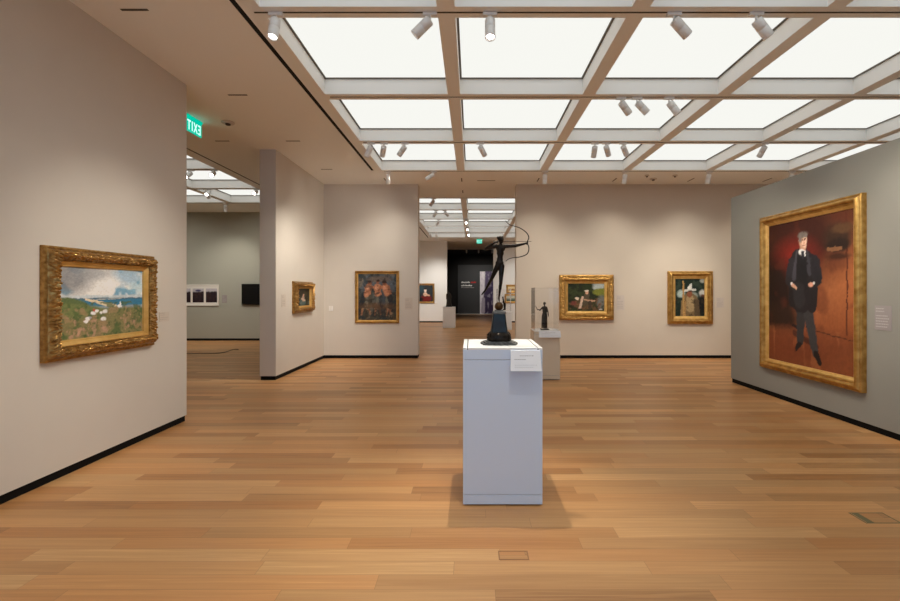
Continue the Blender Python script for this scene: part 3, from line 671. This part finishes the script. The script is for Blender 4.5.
# far gallery paintings
b = Brush(.70, .76, 70, (44, 50, 54)); b.blob(.15, .8, .25, .25, (50, 74, 84), .7); b.blob(.55, .2, .32, .22, (110, 26, 24), .5); b.blob(.5, .45, .12, .12, (226, 196, 172), .4); b.blob(.5, .68, .08, .11, (240, 216, 196), .4); b.blob(.5, .78, .09, .05, (40, 28, 24), .4); b.seg(.4, .45, .75, .38, .05, .05, (214, 170, 140), .4); b.blob(.2, .15, .15, .1, (30, 26, 24), .5)
LADY = b.finish(.15, 30)
b = Brush(.5, .25, 60, (190, 160, 110)); b.band(.5, 1.1, (226, 206, 160), .2); b.blob(.5, .4, .3, .15, (150, 104, 60), .6); SM1 = b.finish(.2, 20)
b = Brush(.5, .25, 60, (120, 136, 126)); b.band(.55, 1.1, (206, 206, 190), .2); b.band(-.1, .3, (70, 84, 60), .2); SM2 = b.finish(.2, 20)

R90 = PI/2
painting('framed_painting', 'coastal meadow painting in a heavily carved gold frame on the near left wall', (XW, 3.895, 1.40), R90, 1.15, .905, .155, .105, COAST, 'ornate', lfw=.045, kx=.88)
painting('framed_painting', 'large full-length portrait of a man in a dark suit, gold frame, on the grey partition', (4.27, 5.54, 1.48), -R90, 1.67, 2.17, .14, .085, GENT, 'plain', lfw=.035)
painting('framed_painting', 'painting of three figures in a thin gold frame left of the doorway', (-2.11, 9.70, 1.367), 0, .98, 1.16, .065, .05, TRIO, 'plain', lfw=.022)
painting('framed_painting', 'small dark painting in a deep gold frame on the middle left wall', (XW, 8.45, 1.38), R90, .95, .60, .135, .10, SEAT, 'ornate', lfw=.035)
painting('framed_painting', 'wide green landscape with figures in a broad gold frame on the back wall', (2.54, 9.70, 1.36), 0, 1.20, 1.0, .195, .09, POOL, 'pattern', lfw=.055)
painting('framed_painting', 'upright painting of a child in a pointed white hat, gold frame, back wall', (4.85, 9.70, 1.355), 0, .99, 1.17, .17, .09, HAT, 'plain', 20, lfw=.055)
painting('framed_painting', 'small portrait of a pale lady in dark red, framed, on the far white wall', (-2.22, 20.70, 1.385), 0, .88, .95, .085, .05, LADY, 'brown', 20)
painting('framed_painting', 'upper one of two small gold-framed paintings beyond the doorway at right', (1.94, 20.70, 1.60), 0, .62, .40, .09, .05, SM1, 'plain', 20)
painting('framed_painting', 'lower one of two small gold-framed paintings beyond the doorway at right', (1.92, 20.70, 1.14), 0, .74, .44, .09, .05, SM2, 'plain', 20)

# framed row of three photographs + screen in the left-hand room
t = thing('framed_photographs', 'white-framed row of three dark photographs on the grey wall of the left-hand room', 'framed print', (-8.28, 13.15, 1.375), 0)
w, h = 1.26, .64
fr = frame_mesh(w, h, [(0, 0), (0, .035), (.03, .035), (.03, .018)], 2); link('frame', fr, M['mat_white'], t)
MB().box(-w/2+.02, w/2-.02, -.016, -.004, -h/2+.02, h/2-.02).build('mount', M['mat_white'], t)
for k in range(3):
    bb = Brush(.34, .44, 60, (44, 32, 40)); bb.patch(5, 5, .5, (66, 46, 44), .7); bb.band(.78, 1.1, (200, 196, 204), .08, .9, .12); bb.patch(10, 8, .55, (30, 22, 30), .8, 0, .75)
    if k == 1: bb.blob(.5, .85, .2, .07, (70, 70, 110), .6)
    o = canvas_obj(bb.finish(.2, 20), .335, .42, -.004, t, 'photograph'); o.location = (-.385+.40*k, -.0145, -.01)
t = thing('wall_screen', 'black flat screen on the grey wall, half hidden by the middle wall', 'screen', (-6.38, 13.15, 1.40), 0)
MB().box(-.55, .55, -.075, -.01, -.315, .315).build('casing', M['black'], t, bevel=.006); MB().box(-.53, .53, -.0775, -.075, -.295, .295).build('display', M['tv'], t); MB().box(-.2, .2, -.01, 0, -.15, .15).build('wall_mount', M['black'], t)

# ------------------------------------------------------------------ wall labels
def label_card(loc, rz, w, h, lab, cm, im, lines=6, group='wall labels'):
    t = thing('wall_label', lab, 'label', loc, rz, group)
    MB().box(-w/2, w/2, -.005, 0, -h/2, h/2).build('card', M[cm], t)
    tx = MB(); y = h/2 - h*.10; r = random.Random(int(abs(loc[0]*100)+loc[1]*10))
    for i in range(lines):
        lw = w*(.80 if i > 1 else .5)*(r.uniform(.8, 1))
        if i == 2: y -= h*.07
        x = -w*.42
        while x < -w*.42 + lw - .004:
            q = min(r.uniform(.008, .02), -w*.42+lw-x); tx.box(x, x+q, -.0056, -.005, y-h*.045, y); x += q + .004
        y -= h*.78/lines
    tx.build('text', M[im], t)
label_card((XW, 4.66, 1.225), R90, .15, .10, 'faint label card right of the coastal painting', 'card_beige', 'ink_beige', 4)
label_card((XW, 7.62, 1.33), R90, .16, .22, 'pale label card left of the small painting on the middle wall', 'card_beige', 'ink_beige', 6)
label_card((4.27, 4.515, 1.22), -R90, .185, .255, 'purplish grey text label right of the large portrait', 'card_grey', 'ink_pale', 7)
label_card((-1.41, 9.70, 1.22), 0, .17, .26, 'faint label card between the three-figure painting and the doorway', 'card_beige', 'ink_beige', 6)
label_card((3.31, 9.70, 1.24), 0, .17, .33, 'pale label card right of the green landscape painting', 'card_pale', 'ink_beige', 7)
label_card((5.53, 9.70, 1.24), 0, .16, .22, 'pale label card right of the white-hat painting', 'card_pale', 'ink_beige', 6)
label_card((-7.48, 13.15, 1.26), 0, .15, .23, 'small label between the photographs and the black screen', 'card_grey', 'ink_pale', 5)
t = thing('wall_plate', 'small white square control plate left of the three-figure painting', 'switch', at(331, 308.5, 9.70), 0)
MB().box(-.045, .045, -.014, 0, -.055, .055).build('plate', M['plastic'], t, bevel=.003); MB().box(-.018, .018, -.018, -.014, -.03, .03).build('rocker', M['mat_white'], t)

# title wall of the dark room
def letters(name, txt, px, py, size, m, lab):
    me = text_mesh(txt, size, .004); p = at(px, py, 28.25)
    xs = [v.co.x for v in me.vertices]; me.transform(Matrix.Translation((-min(xs), 0, 0)))
    o = link(name, me, m); o.location = (p.x, 28.246, p.z); return tag(o, lab, 'lettering')
def word_bars(px0, px1, py, hpx, m, lab, seed):
    r = random.Random(seed); a = at(px0, py, 28.25); b_ = at(px1, py, 28.25); hh = hpx*28.25/F/2; mb = MB(); x = a.x
    while x < b_.x - .02:
        q = r.uniform(.035, .07); top = hh*(1 if r.random() < .35 else .7); mb.box(x, min(x+q, b_.x), 28.244, 28.25, a.z-hh, a.z-hh+2*top); x += q + .018
    return tag(mb.build('wall_lettering', m), lab, 'lettering')
word_bars(461.3, 470, 282.2, 1.7, M['white_ink'], 'bold white title word on the charcoal wall of the dark room', 1)
word_bars(470.8, 476, 282.2, 1.7, M['red_ink'], 'red title word on the charcoal wall of the dark room', 2)
word_bars(461.3, 472, 285.4, 1.6, M['white_ink'], 'white subtitle line below the title on the charcoal wall', 3)
word_bars(461.3, 474.5, 287.5, .7, M['ink_pale'], 'thin grey line of text at the bottom of the title block', 4)
t = thing('photo_banner', 'tall lilac photo banner on the charcoal wall behind the archer', 'poster', (.965, 28.249, 1.395), 0)
b = Brush(.95, 2.7, 40, (232, 227, 238)); b.band(.75, 1.1, (238, 232, 242), .3); b.seg(.62, 1.0, .62, .5, .09, .10, (96, 84, 116), .3); b.seg(.62, .5, .6, .08, .12, .14, (64, 52, 84), .2); b.seg(.9, .9, .95, .3, .05, .06, (70, 60, 96), .3); b.seg(.25, .35, .22, .05, .04, .05, (176, 166, 184), .4); b.patch(6, 10, .6, (190, 180, 202), .5)
canvas_obj(b.finish(.1, 20), .90, 2.75, -.012, t, 'print')

# ------------------------------------------------------------------ pedestals
def pedestal(name, lab, loc, w, d, h, mside, mtop, seam=.085, base=.075, group='display pedestals', slots=True):
    t = thing(name, lab, 'pedestal', loc, 0, group); hx, hy = w/2, d/2; g = .004
    MB().box(-hx+.008, hx-.008, -hy+.008, hy-.008, .006, h-.02).build('core', M['seam'], t)
    MB().box(-hx, hx, -hy, hy, .012, base).build('plinth', mside, t, bevel=.002)
    MB().box(-hx, hx, -hy, hy, base+g, h-seam).build('body', mside, t, bevel=.002)
    MB().box(-hx, hx, -hy, hy, h-seam+g, h-.012).build('cap', mside, t, bevel=.002)
    tp = MB()
    if slots:
        s = .028; q = .007
        tp.box(-hx, -hx+s, -hy, hy, h-.012, h); tp.box(hx-s, hx, -hy, hy, h-.012, h); tp.box(-hx+s+q, hx-s-q, -hy, hy, h-.012, h)
        sl = MB(); sl.box(-hx+s, -hx+s+q, -hy+.002, hy-.002, h-.012, h-.006); sl.box(hx-s-q, hx-s, -hy+.002, hy-.002, h-.012, h-.006); sl.build('slot', M['void'], t)
    else: tp.box(-hx, hx, -hy, hy, h-.012, h)
    tp.build('top', mtop, t)
    return t
PH = 1.102
p1 = pedestal('display_pedestal', 'tall pale pedestal tinted with cool light in the foreground carrying the bronze archer', (.2145, 3.312, 0), .555, .555, PH, M['ped_cool_lit'], M['ped_white'])
p2 = pedestal('display_pedestal', 'smaller warm white pedestal behind the foreground one, carrying a glass case', (1.267, 7.585, 0), .435, .51, .826, M['ped_tan'], M['ped_white'], .06, .075, slots=False)
pedestal('display_pedestal', 'white pedestal far beyond the doorway with a dark upright figure', (-.93, 17.83, 0), .50, .46, .853, M['ped_white'], M['ped_white'], .05, .07, slots=False)
pedestal('display_pedestal', 'white pedestal beyond the doorway mostly hidden by the bronze base, under a glass case', (1.24, 17.0, 0), .58, .55, .69, M['ped_white'], M['ped_white'], .05, .07, slots=False)

def tilted_label(ped, loc, w, h, lab, pro):
    t = bpy.data.objects.new('caption_holder', None); t.empty_display_size = .05; COL.objects.link(t); mb = MB()
    # wedge: top edge near the face, bottom edge standing off
    y0, y1 = -.012, -pro
    v = [(-w/2, y0, 0), (w/2, y0, 0), (w/2+.004, y1, -h), (-w/2-.004, y1, -h)]; th = Vector((0, .005, .002))
    mb.loft([[Vector(p) for p in v], [Vector(p)+th for p in v]]); mb.box(-w/2+.01, w/2-.01, -.012, 0, -.03, -.004)
    bpy.data.objects.remove(t); t = mb.build('caption_card', M['card'], ped); t.location = Vector(loc) - Vector(ped.location); t['label'] = lab
    n = Vector((0, -h, -(pro-.012))).normalized(); tx = MB(); r = random.Random(3)
    for i, (f, x0, x1) in enumerate(((.24, -.2, .25), (.42, -.38, .0), (.70, -.38, .35), (.80, -.38, .2))):
        z = -h*f; y = y0 + (y1-y0)*f; x = x0*w
        while x < x1*w:
            q = r.uniform(.006, .014); a = Vector((x, y, z)) + n*.0006; hh = Vector((0, (y1-y0)*.03, -h*.03))*(1 if i < 2 else .4)
            pts = [a, a+Vector((q, 0, 0)), a+Vector((q, 0, 0))+hh, a+hh]; tx.loft([[Vector(p) for p in pts], [Vector(p)-n*.0005 for p in pts]]); x += q+.003
    tx.build('text', M['ink'], t)
p = at(525.3, 350.5, 3.03); tilted_label(p1, (p.x, 3.0345, p.z), .205, .135, 'white tilted caption card', .055)
p = at(549.5, 331.0, 7.33); tilted_label(p2, (p.x, 7.33, p.z), .36, .105, 'white tilted caption card', .05)

def bonnet(lab, x0, x1, y0, y1, z0, z1):
    t = thing('glass_case', lab, 'display case', ((x0+x1)/2, (y0+y1)/2, z0), 0, 'clear display cases'); hx, hy, h = (x1-x0)/2, (y1-y0)/2, z1-z0; th = .006
    MB().box(-hx, -hx+th, -hy, hy, 0, h).build('side_panel', M['glass'], t); MB().box(hx-th, hx, -hy, hy, 0, h).build('side_panel', M['glass'], t)
    MB().box(-hx+th, hx-th, -hy, -hy+th, 0, h).build('front_panel', M['glass'], t); MB().box(-hx+th, hx-th, hy-th, hy, 0, h).build('back_panel', M['glass'], t)
    MB().box(-hx+th, hx-th, -hy+th, hy-th, h-th, h).build('top_panel', M['glass'], t)
bonnet('clear case over the small robed bronze on the second pedestal', 1.065, 1.47, 7.36, 7.82, .8265, 1.555)
bonnet('clear case on the pedestal beyond the doorway, right of the archer base', .98, 1.51, 16.75, 17.25, .69, 1.577)

# ------------------------------------------------------------------ bronze archer
SY = 3.31
t = thing('bronze_statue', 'dark bronze archer drawing a bow, balanced on a ball on a tapered base', 'statue', (at(499, 343, SY).x, SY, PH), 0)
O = Vector(t.location)
def q(px, py, dy=0.0): return at(px, py, SY) - O + Vector((0, dy, 0)) if True else None
SC = SY/F
fig = MB(); u = SC*1.17
hd = q(500.9, 239.6, -.004)
# torso
fig.cap(q(500.2, 250.5), 3.0*u, q(500.2, 257.5), 2.35*u); fig.ell(q(500.6, 248.2, 0), (4.0*u, 2.6*u, 3.6*u)); fig.ell(q(500.3, 253), (3.1*u, 2.2*u, 3.6*u))
fig.ell(q(499.6, 263.2), (3.6*u, 2.7*u, 3.2*u)); fig.ell(q(499.9, 259.5), (2.75*u, 2.2*u, 3.4*u))
fig.ell(q(498.9, 248.8, -2.0*u), (1.25*u, 1.0*u, 1.25*u)); fig.ell(q(502.2, 248.8, -2.0*u), (1.25*u, 1.0*u, 1.25*u))
fig.ell(q(497.9, 264.5, 1.5*u), (2.0*u, 1.9*u, 2.2*u)); fig.ell(q(501.4, 264.5, 1.5*u), (2.0*u, 1.9*u, 2.2*u))
# neck, head with chin, nose, ears
fig.cap(q(500.5, 246), 1.35*u, q(500.8, 241.5, -.003), 1.15*u)
fig.ell(hd, (2.55*u, 2.8*u, 3.0*u)); fig.ell(hd + Vector((.6*u, -1.0*u, -1.9*u)), (1.35*u, 1.4*u, 1.3*u)); fig.ell(hd + Vector((1.0*u, -2.5*u, -.35*u)), (.45*u, .6*u, .75*u))
fig.ell(hd + Vector((-2.0*u, .2*u, -.3*u)), (.35*u, .6*u, .8*u)); fig.ell(hd + Vector((2.15*u, .2*u, -.3*u)), (.35*u, .6*u, .8*u))
# arms
sl, el, wl = q(496.4, 246.2), q(485.6, 248.6, .02), q(494.6, 242.8, -.02)
fig.ell(sl, (1.7*u, 1.6*u, 1.6*u)); fig.cap(sl, 1.75*u, el, 1.4*u); fig.cap(el, 1.4*u, wl, .9*u); fig.ell(wl + Vector((1.1*u, 0, .4*u)), (1.15*u, .7*u, .8*u))
sr, er, wr = q(504.8, 246.3), q(515, 246.0, -.006), q(524.6, 243.9, -.01)
fig.ell(sr, (1.7*u, 1.6*u, 1.6*u)); fig.cap(sr, 1.75*u, er, 1.35*u); fig.cap(er, 1.4*u, wr, .9*u); fig.ell(wr + Vector((1.3*u, 0, .35*u)), (1.25*u, .75*u, .95*u))
# standing leg
hp, kn, an = q(501.6, 266.2), q(500.8, 282.5, -.006), q(498.9, 297.8)
fig.cap(hp, 2.55*u, kn, 1.55*u); fig.cap(kn, 1.5*u, an, .8*u); fig.ell(kn + (an-kn)*.3 + Vector((0, .9*u, 0)), (1.45*u, 1.4*u, 3.4*u)); fig.cap(an + Vector((0, .3*u, -.4*u)), .85*u, q(499.0, 301.2, -.018), .6*u)
# raised leg
hp2, kn2, an2 = q(497.6, 266.0), q(491.0, 280.0, .012), q(485.0, 291.0, .05)
fig.cap(hp2, 2.5*u, kn2, 1.5*u); fig.cap(kn2, 1.45*u, an2, .8*u); fig.ell(kn2 + (an2-kn2)*.3 + Vector((.2*u, .8*u, 0)), (1.4*u, 1.4*u, 2.6*u), Quaternion((0, 1, 0), .5)); fig.cap(an2, .85*u, q(481.9, 294.6, .05), .5*u)
fing = MB()
def fingers(c, ax, grip, n=4, L=1.5):
    for k in range(n):
        b0 = c + ax*((k-1.5)*.5*u); fing.tube([b0, b0 + grip*(.7*u*(L-.1*abs(k-1))) , b0 + grip*(.8*u*L) + Vector((0, -.55*u, 0)), b0 + grip*(.35*u*L) + Vector((0, -.95*u, 0))], [.27*u, .26*u, .24*u, .2*u], 6)
    fing.tube([c - ax*1.0*u, c - ax*.9*u + grip*.7*u + Vector((0, -.5*u, 0)), c - ax*.3*u + grip*1.1*u + Vector((0, -.8*u, 0))], [.3*u, .28*u, .22*u], 6)
fingers(wr + Vector((1.6*u, 0, .3*u)), Vector((.1, 0, 1)), Vector((1, .1, 0)))
fingers(wl + Vector((1.6*u, -.2*u, .5*u)), Vector((0, 0, 1)), Vector((1, -.2, 0)), L=1.2)
link('figure', fused(fig, .0021, fing, 2), M['bronze'], t, True)
hr = MB(); hr.ell(hd + Vector((-.25*u, .5*u, .85*u)), (2.75*u, 2.85*u, 2.4*u)); hr.ell(hd + Vector((-2.5*u, 1.0*u, 1.6*u)), (1.15*u, 1.2*u, 1.2*u)); hr.ell(hd + Vector((1.3*u, -.4*u, 2.3*u)), (.9*u, 1.2*u, .7*u))
link('hair', fused(hr, .0022, None, 2), M['bronze'], t, True)
u = SC
def smooth_path(pts, n=6):
    pts = [Vector(p) for p in pts]; out = []
    for i in range(len(pts)-1):
        p0, p1, p2_, p3 = pts[max(i-1, 0)], pts[i], pts[i+1], pts[min(i+2, len(pts)-1)]
        for k in range(n):
            s = k/n; out.append(.5*((2*p1) + (-p0+p2_)*s + (2*p0-5*p1+4*p2_-p3)*s*s + (-p0+3*p1-3*p2_+p3)*s**3))
    out.append(pts[-1]); return out
bowp = [q(*p, -.012) for p in ((505.2, 221.0), (507.5, 223.4), (511, 225.6), (519.3, 228), (526.0, 232.6), (528.6, 237.5), (527.2, 242.5), (528.7, 248.5), (526.6, 254.3), (519, 257.2), (512.5, 257.9), (508, 259.4), (505.6, 261.4))]
bp = smooth_path(bowp, 6); nb = len(bp)
MB().tube(bp, [u*(.26+.30*math.sin(PI*i/(nb-1))) for i in range(nb)], 8).build('bow', M['bronze'], t, True)
MB().tube([q(496.5, 242.0, -.03), q(514, 241.9, -.022), q(531.2, 241.6, -.014)], .24*u, 6).build('arrow', M['bronze'], t)
bl = MB(); bl.ell(q(498.9, 306.2), (4.35*u,)*3, n=16); bl.build('ball', M['bronze_warm'], t, True)
an_ = MB()     # little upright creature beside the ball
an_.cap(q(504.8, 308.8), 1.0*u, q(503.9, 303), .9*u); an_.cap(q(503.9, 303), .9*u, q(503.0, 298.3), .65*u); an_.ell(q(502.8, 297.2), (.9*u, .9*u, .8*u)); an_.cap(q(505.4, 308), .5*u, q(505.9, 300.5, .004), .25*u); an_.ell(q(504.2, 309.6), (1.6*u, 1.4*u, .7*u)); an_.cap(q(503.4, 301.5), .4*u, q(501.8, 302.6), .3*u)
link('small_creature', fused(an_, .003, None, 2), M['bronze'], t, True)
def sq(px_half, py, ch=.18):     # square ring with clipped corners
    z = q(499, py).z; a = px_half*u; c_ = a*ch
    return [Vector((x, y, z)) for x, y in ((-a+c_, -a), (a-c_, -a), (a, -a+c_), (a, a-c_), (a-c_, a), (-a+c_, a), (-a, a-c_), (-a, -a+c_))]
MB().loft([sq(4.0, 310.0), sq(4.6, 311.0), sq(6.2, 311.4), sq(6.6, 312.2), sq(6.6, 313.2), sq(6.1, 313.8)]).build('top_moulding', M['bronze_light'], t)
MB().loft([sq(6.2, 313.8), sq(6.6, 318), sq(7.4, 325), sq(8.6, 333.5)]).build('tapered_block', M['patina'], t, bevel=.003)
orn = []
for py, hw in ((331.5, 8.9), (333, 10.4), (335, 11.3), (337.5, 11.6), (339.5, 11.2), (341, 10.6)):
    z = q(499, py).z; ring = []
    for k in range(96):
        a = 2*PI*k/96; c1, s1 = math.cos(a), math.sin(a); m_ = max(abs(c1), abs(s1))
        r = hw*u*(.45/m_ + .55)*(1 + .055*math.sin(16*a + py*1.4) + .04*math.sin(29*a - py*2)); ring.append(Vector((r*c1, r*s1, z)))
    orn.append(ring)
MB().loft(orn).build('ornament_band', M['bronze'], t, True)
st = MB()
for k, (hw, z0, z1) in enumerate(((19.6, 0, .0085), (16.8, .0085, .016), (14.2, .016, .0215))):
    ring0, ring1 = [], []
    for i in range(80):
        a = 2*PI*i/80; c1, s1 = math.cos(a), math.sin(a); m_ = max(abs(c1), abs(s1)); r = hw*u*(.5/m_+.42)*(1+.035*math.sin(20*a+k))
        ring0.append(Vector((r*c1, r*s1, z0))); ring1.append(Vector((r*.985*c1, r*.985*s1, z1)))
    st.loft([ring0, ring1])
st.build('stepped_foot', M['bronze_light'], t)

# ------------------------------------------------------------------ small robed bronze in the case
SY2 = 7.58
t = thing('bronze_statuette', 'small dark bronze woman in a robe raising one arm, inside the clear case', 'statue', (at(544.6, 329, SY2).x, SY2, .826), 0); O2 = Vector(t.location); u2 = SY2/F
def q2(px, py, dy=0.0): return at(px, py, SY2) - O2 + Vector((0, dy, 0))
z0 = q2(544.6, 329.3).z
f = MB()
def robe(mb, rows, folds=14, amp=.08, n=56):
    rings = []
    for z, cx, rx, ry in rows:
        rings.append([Vector((cx + rx*math.cos(2*PI*k/n)*(1+amp*math.sin(folds*2*PI*k/n + 2*z*9)), ry*math.sin(2*PI*k/n)*(1+amp*math.sin(folds*2*PI*k/n)), z)) for k in range(n)])
    mb.loft(rings)
def zz(py): return q2(544, py).z
robe(f, [(zz(328), -.004, 3.0*u2, 2.6*u2), (zz(323), -.004, 2.9*u2, 2.4*u2), (zz(316), -.002, 2.7*u2, 2.3*u2), (zz(312.5), 0, 2.0*u2, 1.7*u2), (zz(310), 0, 2.2*u2, 1.8*u2), (zz(307.5), 0, 2.3*u2, 1.7*u2), (zz(306.3), 0, 1.4*u2, 1.2*u2)])
f.cap(q2(544.6, 306.6), .75*u2, q2(544.4, 304.6), .65*u2); f.ell(q2(544.3, 303.6), (1.15*u2, 1.25*u2, 1.45*u2)); f.ell(q2(543.9, 303.9, -1.2*u2), (.3*u2, .35*u2, .4*u2))
f.cap(q2(542.6, 307.3), .85*u2, q2(540.0, 310.2), .7*u2); f.cap(q2(540.0, 310.2), .7*u2, q2(537.2, 309.2, -.02), .45*u2); f.ell(q2(536.8, 308.9, -.02), (.6*u2, .45*u2, .5*u2))
f.cap(q2(546.6, 307.3), .85*u2, q2(548.0, 312), .7*u2); f.cap(q2(548, 312), .65*u2, q2(548.3, 316.2, -.01), .5*u2)
link('figure', fused(f, .0055, None, 3), M['bronze_dull'], t, True)
MB().tube([q2(537.6, 310.2, -.03), q2(535.2, 305.8, -.03)], [.35*u2, .25*u2], 8).build('torch', M['bronze_dull'], t)
hb = MB(); hb.ell(q2(544.6, 303.0, .004), (1.3*u2, 1.35*u2, 1.1*u2)); hb.ell(q2(545.6, 303.6, .015), (.6*u2, .7*u2, .6*u2)); hb.build('hair', M['bronze_dull'], t, True)
MB().box(-.07, .07, -.06, .06, 0, .018).build('base', M['bronze_dull'], t, bevel=.004)
# far figure
SY3 = 17.8
t = thing('bronze_statuette', 'dark draped bronze figure on the far white pedestal beyond the doorway', 'statue', (at(449, 307, SY3).x, SY3, .853), 0); O3 = Vector(t.location); u3 = SY3/F
def q3(px, py, dy=0.0): return at(px, py, SY3) - O3 + Vector((0, dy, 0))
f = MB(); robe(f, [(.01, .0, 3.0*u3, 2.6*u3), (q3(449, 302).z, 0, 2.5*u3, 2.3*u3), (q3(449, 297).z, .0, 2.1*u3, 2.0*u3), (q3(449, 294).z, -.01, 1.9*u3, 1.7*u3), (q3(449, 292.6).z, -.02, 1.0*u3, 1.0*u3)], 10, .07)
f.cap(q3(448.2, 293), .6*u3, q3(448.0, 291.8), .55*u3); f.ell(q3(448.0, 291.0), (.85*u3, .9*u3, 1.05*u3)); f.cap(q3(450.4, 294.5), .7*u3, q3(451.3, 299), .6*u3); f.cap(q3(446.8, 294.5), .7*u3, q3(446.6, 299, -.04), .55*u3)
f.ell(q3(448.0, 291.1, -.04), (.2*u3, .3*u3, .25*u3))
link('figure', fused(f, .012, None, 3), M['bronze_dull'], t, True)
MB().box(-.13, .13, -.11, .11, 0, .03).build('base', M['bronze_dull'], t, bevel=.004)

# ------------------------------------------------------------------ floor details
def outlet(loc, w, d, lab):
    t = thing('floor_outlet', lab, 'floor outlet', loc, 0, 'floor outlets'); g = MB(); k = .007
    g.box(-w/2, w/2, -d/2, -d/2+k, 0, .0015); g.box(-w/2, w/2, d/2-k, d/2, 0, .0015); g.box(-w/2, -w/2+k, -d/2+k, d/2-k, 0, .0015); g.box(w/2-k, w/2, -d/2+k, d/2-k, 0, .0015)
    return t, g
t, g = outlet((2.66, 2.875, 0), .23, .135, 'small rectangular floor outlet lid with greenish rim in the lower right floor'); g.build('rim', M['green_tape'], t)
MB().box(-.10, -.055, -.06, .06, 0, .001).build('flap', M['green_tape'], t)
MB().box(-.05, .107, -.059, .059, 0, .001).build('lid', M['floor'], t)
t, g = outlet((.235, 2.468, 0), .17, .085, 'faint rectangular outlet lid in the floor in front of the pedestal'); g.build('rim', mat('outlet_rim_brown', (.30, .15, .06), .6), t)
MB().box(-.077, .077, -.034, .034, 0, .001).build('lid', M['floor'], t)
cab = smooth_path([(-7.2, 10.25, .006), (-6.7, 10.36, .006), (-6.15, 10.42, .006), (-5.98, 10.55, .02), (-6.0, 10.95, .03), (-5.96, 11.1, .006)], 8)
tag(MB().tube(cab, .009, 8).build('floor_cable', M['cable'], None, True), 'thin dark cable lying on the floor of the left-hand room', 'cable')

# ------------------------------------------------------------------ camera, world, view
cd = bpy.data.cameras.new('camera'); cam = bpy.data.objects.new('camera', cd); COL.objects.link(cam)
cam.location = (0, 0, EYE); cam.rotation_euler = (PI/2, 0, 0)
cd.sensor_fit = 'HORIZONTAL'; cd.sensor_width = 36; cd.lens = 36*F/900
cd.shift_x = -(VPX-450)/900; cd.shift_y = -(300.5-VPY)/900; cd.clip_end = 100; cd.clip_start = .02
scene.camera = cam
w = bpy.data.worlds.new('world'); scene.world = w; w.use_nodes = True
w.node_tree.nodes['Background'].inputs[0].default_value = (.02, .02, .02, 1)
vs = scene.view_settings; vs.view_transform = 'Standard'; vs.look = 'None'; vs.exposure = 0; vs.gamma = 1; vs.use_curve_mapping = False
scene.cycles.max_bounces = 10; scene.cycles.diffuse_bounces = 6; scene.cycles.transparent_max_bounces = 12
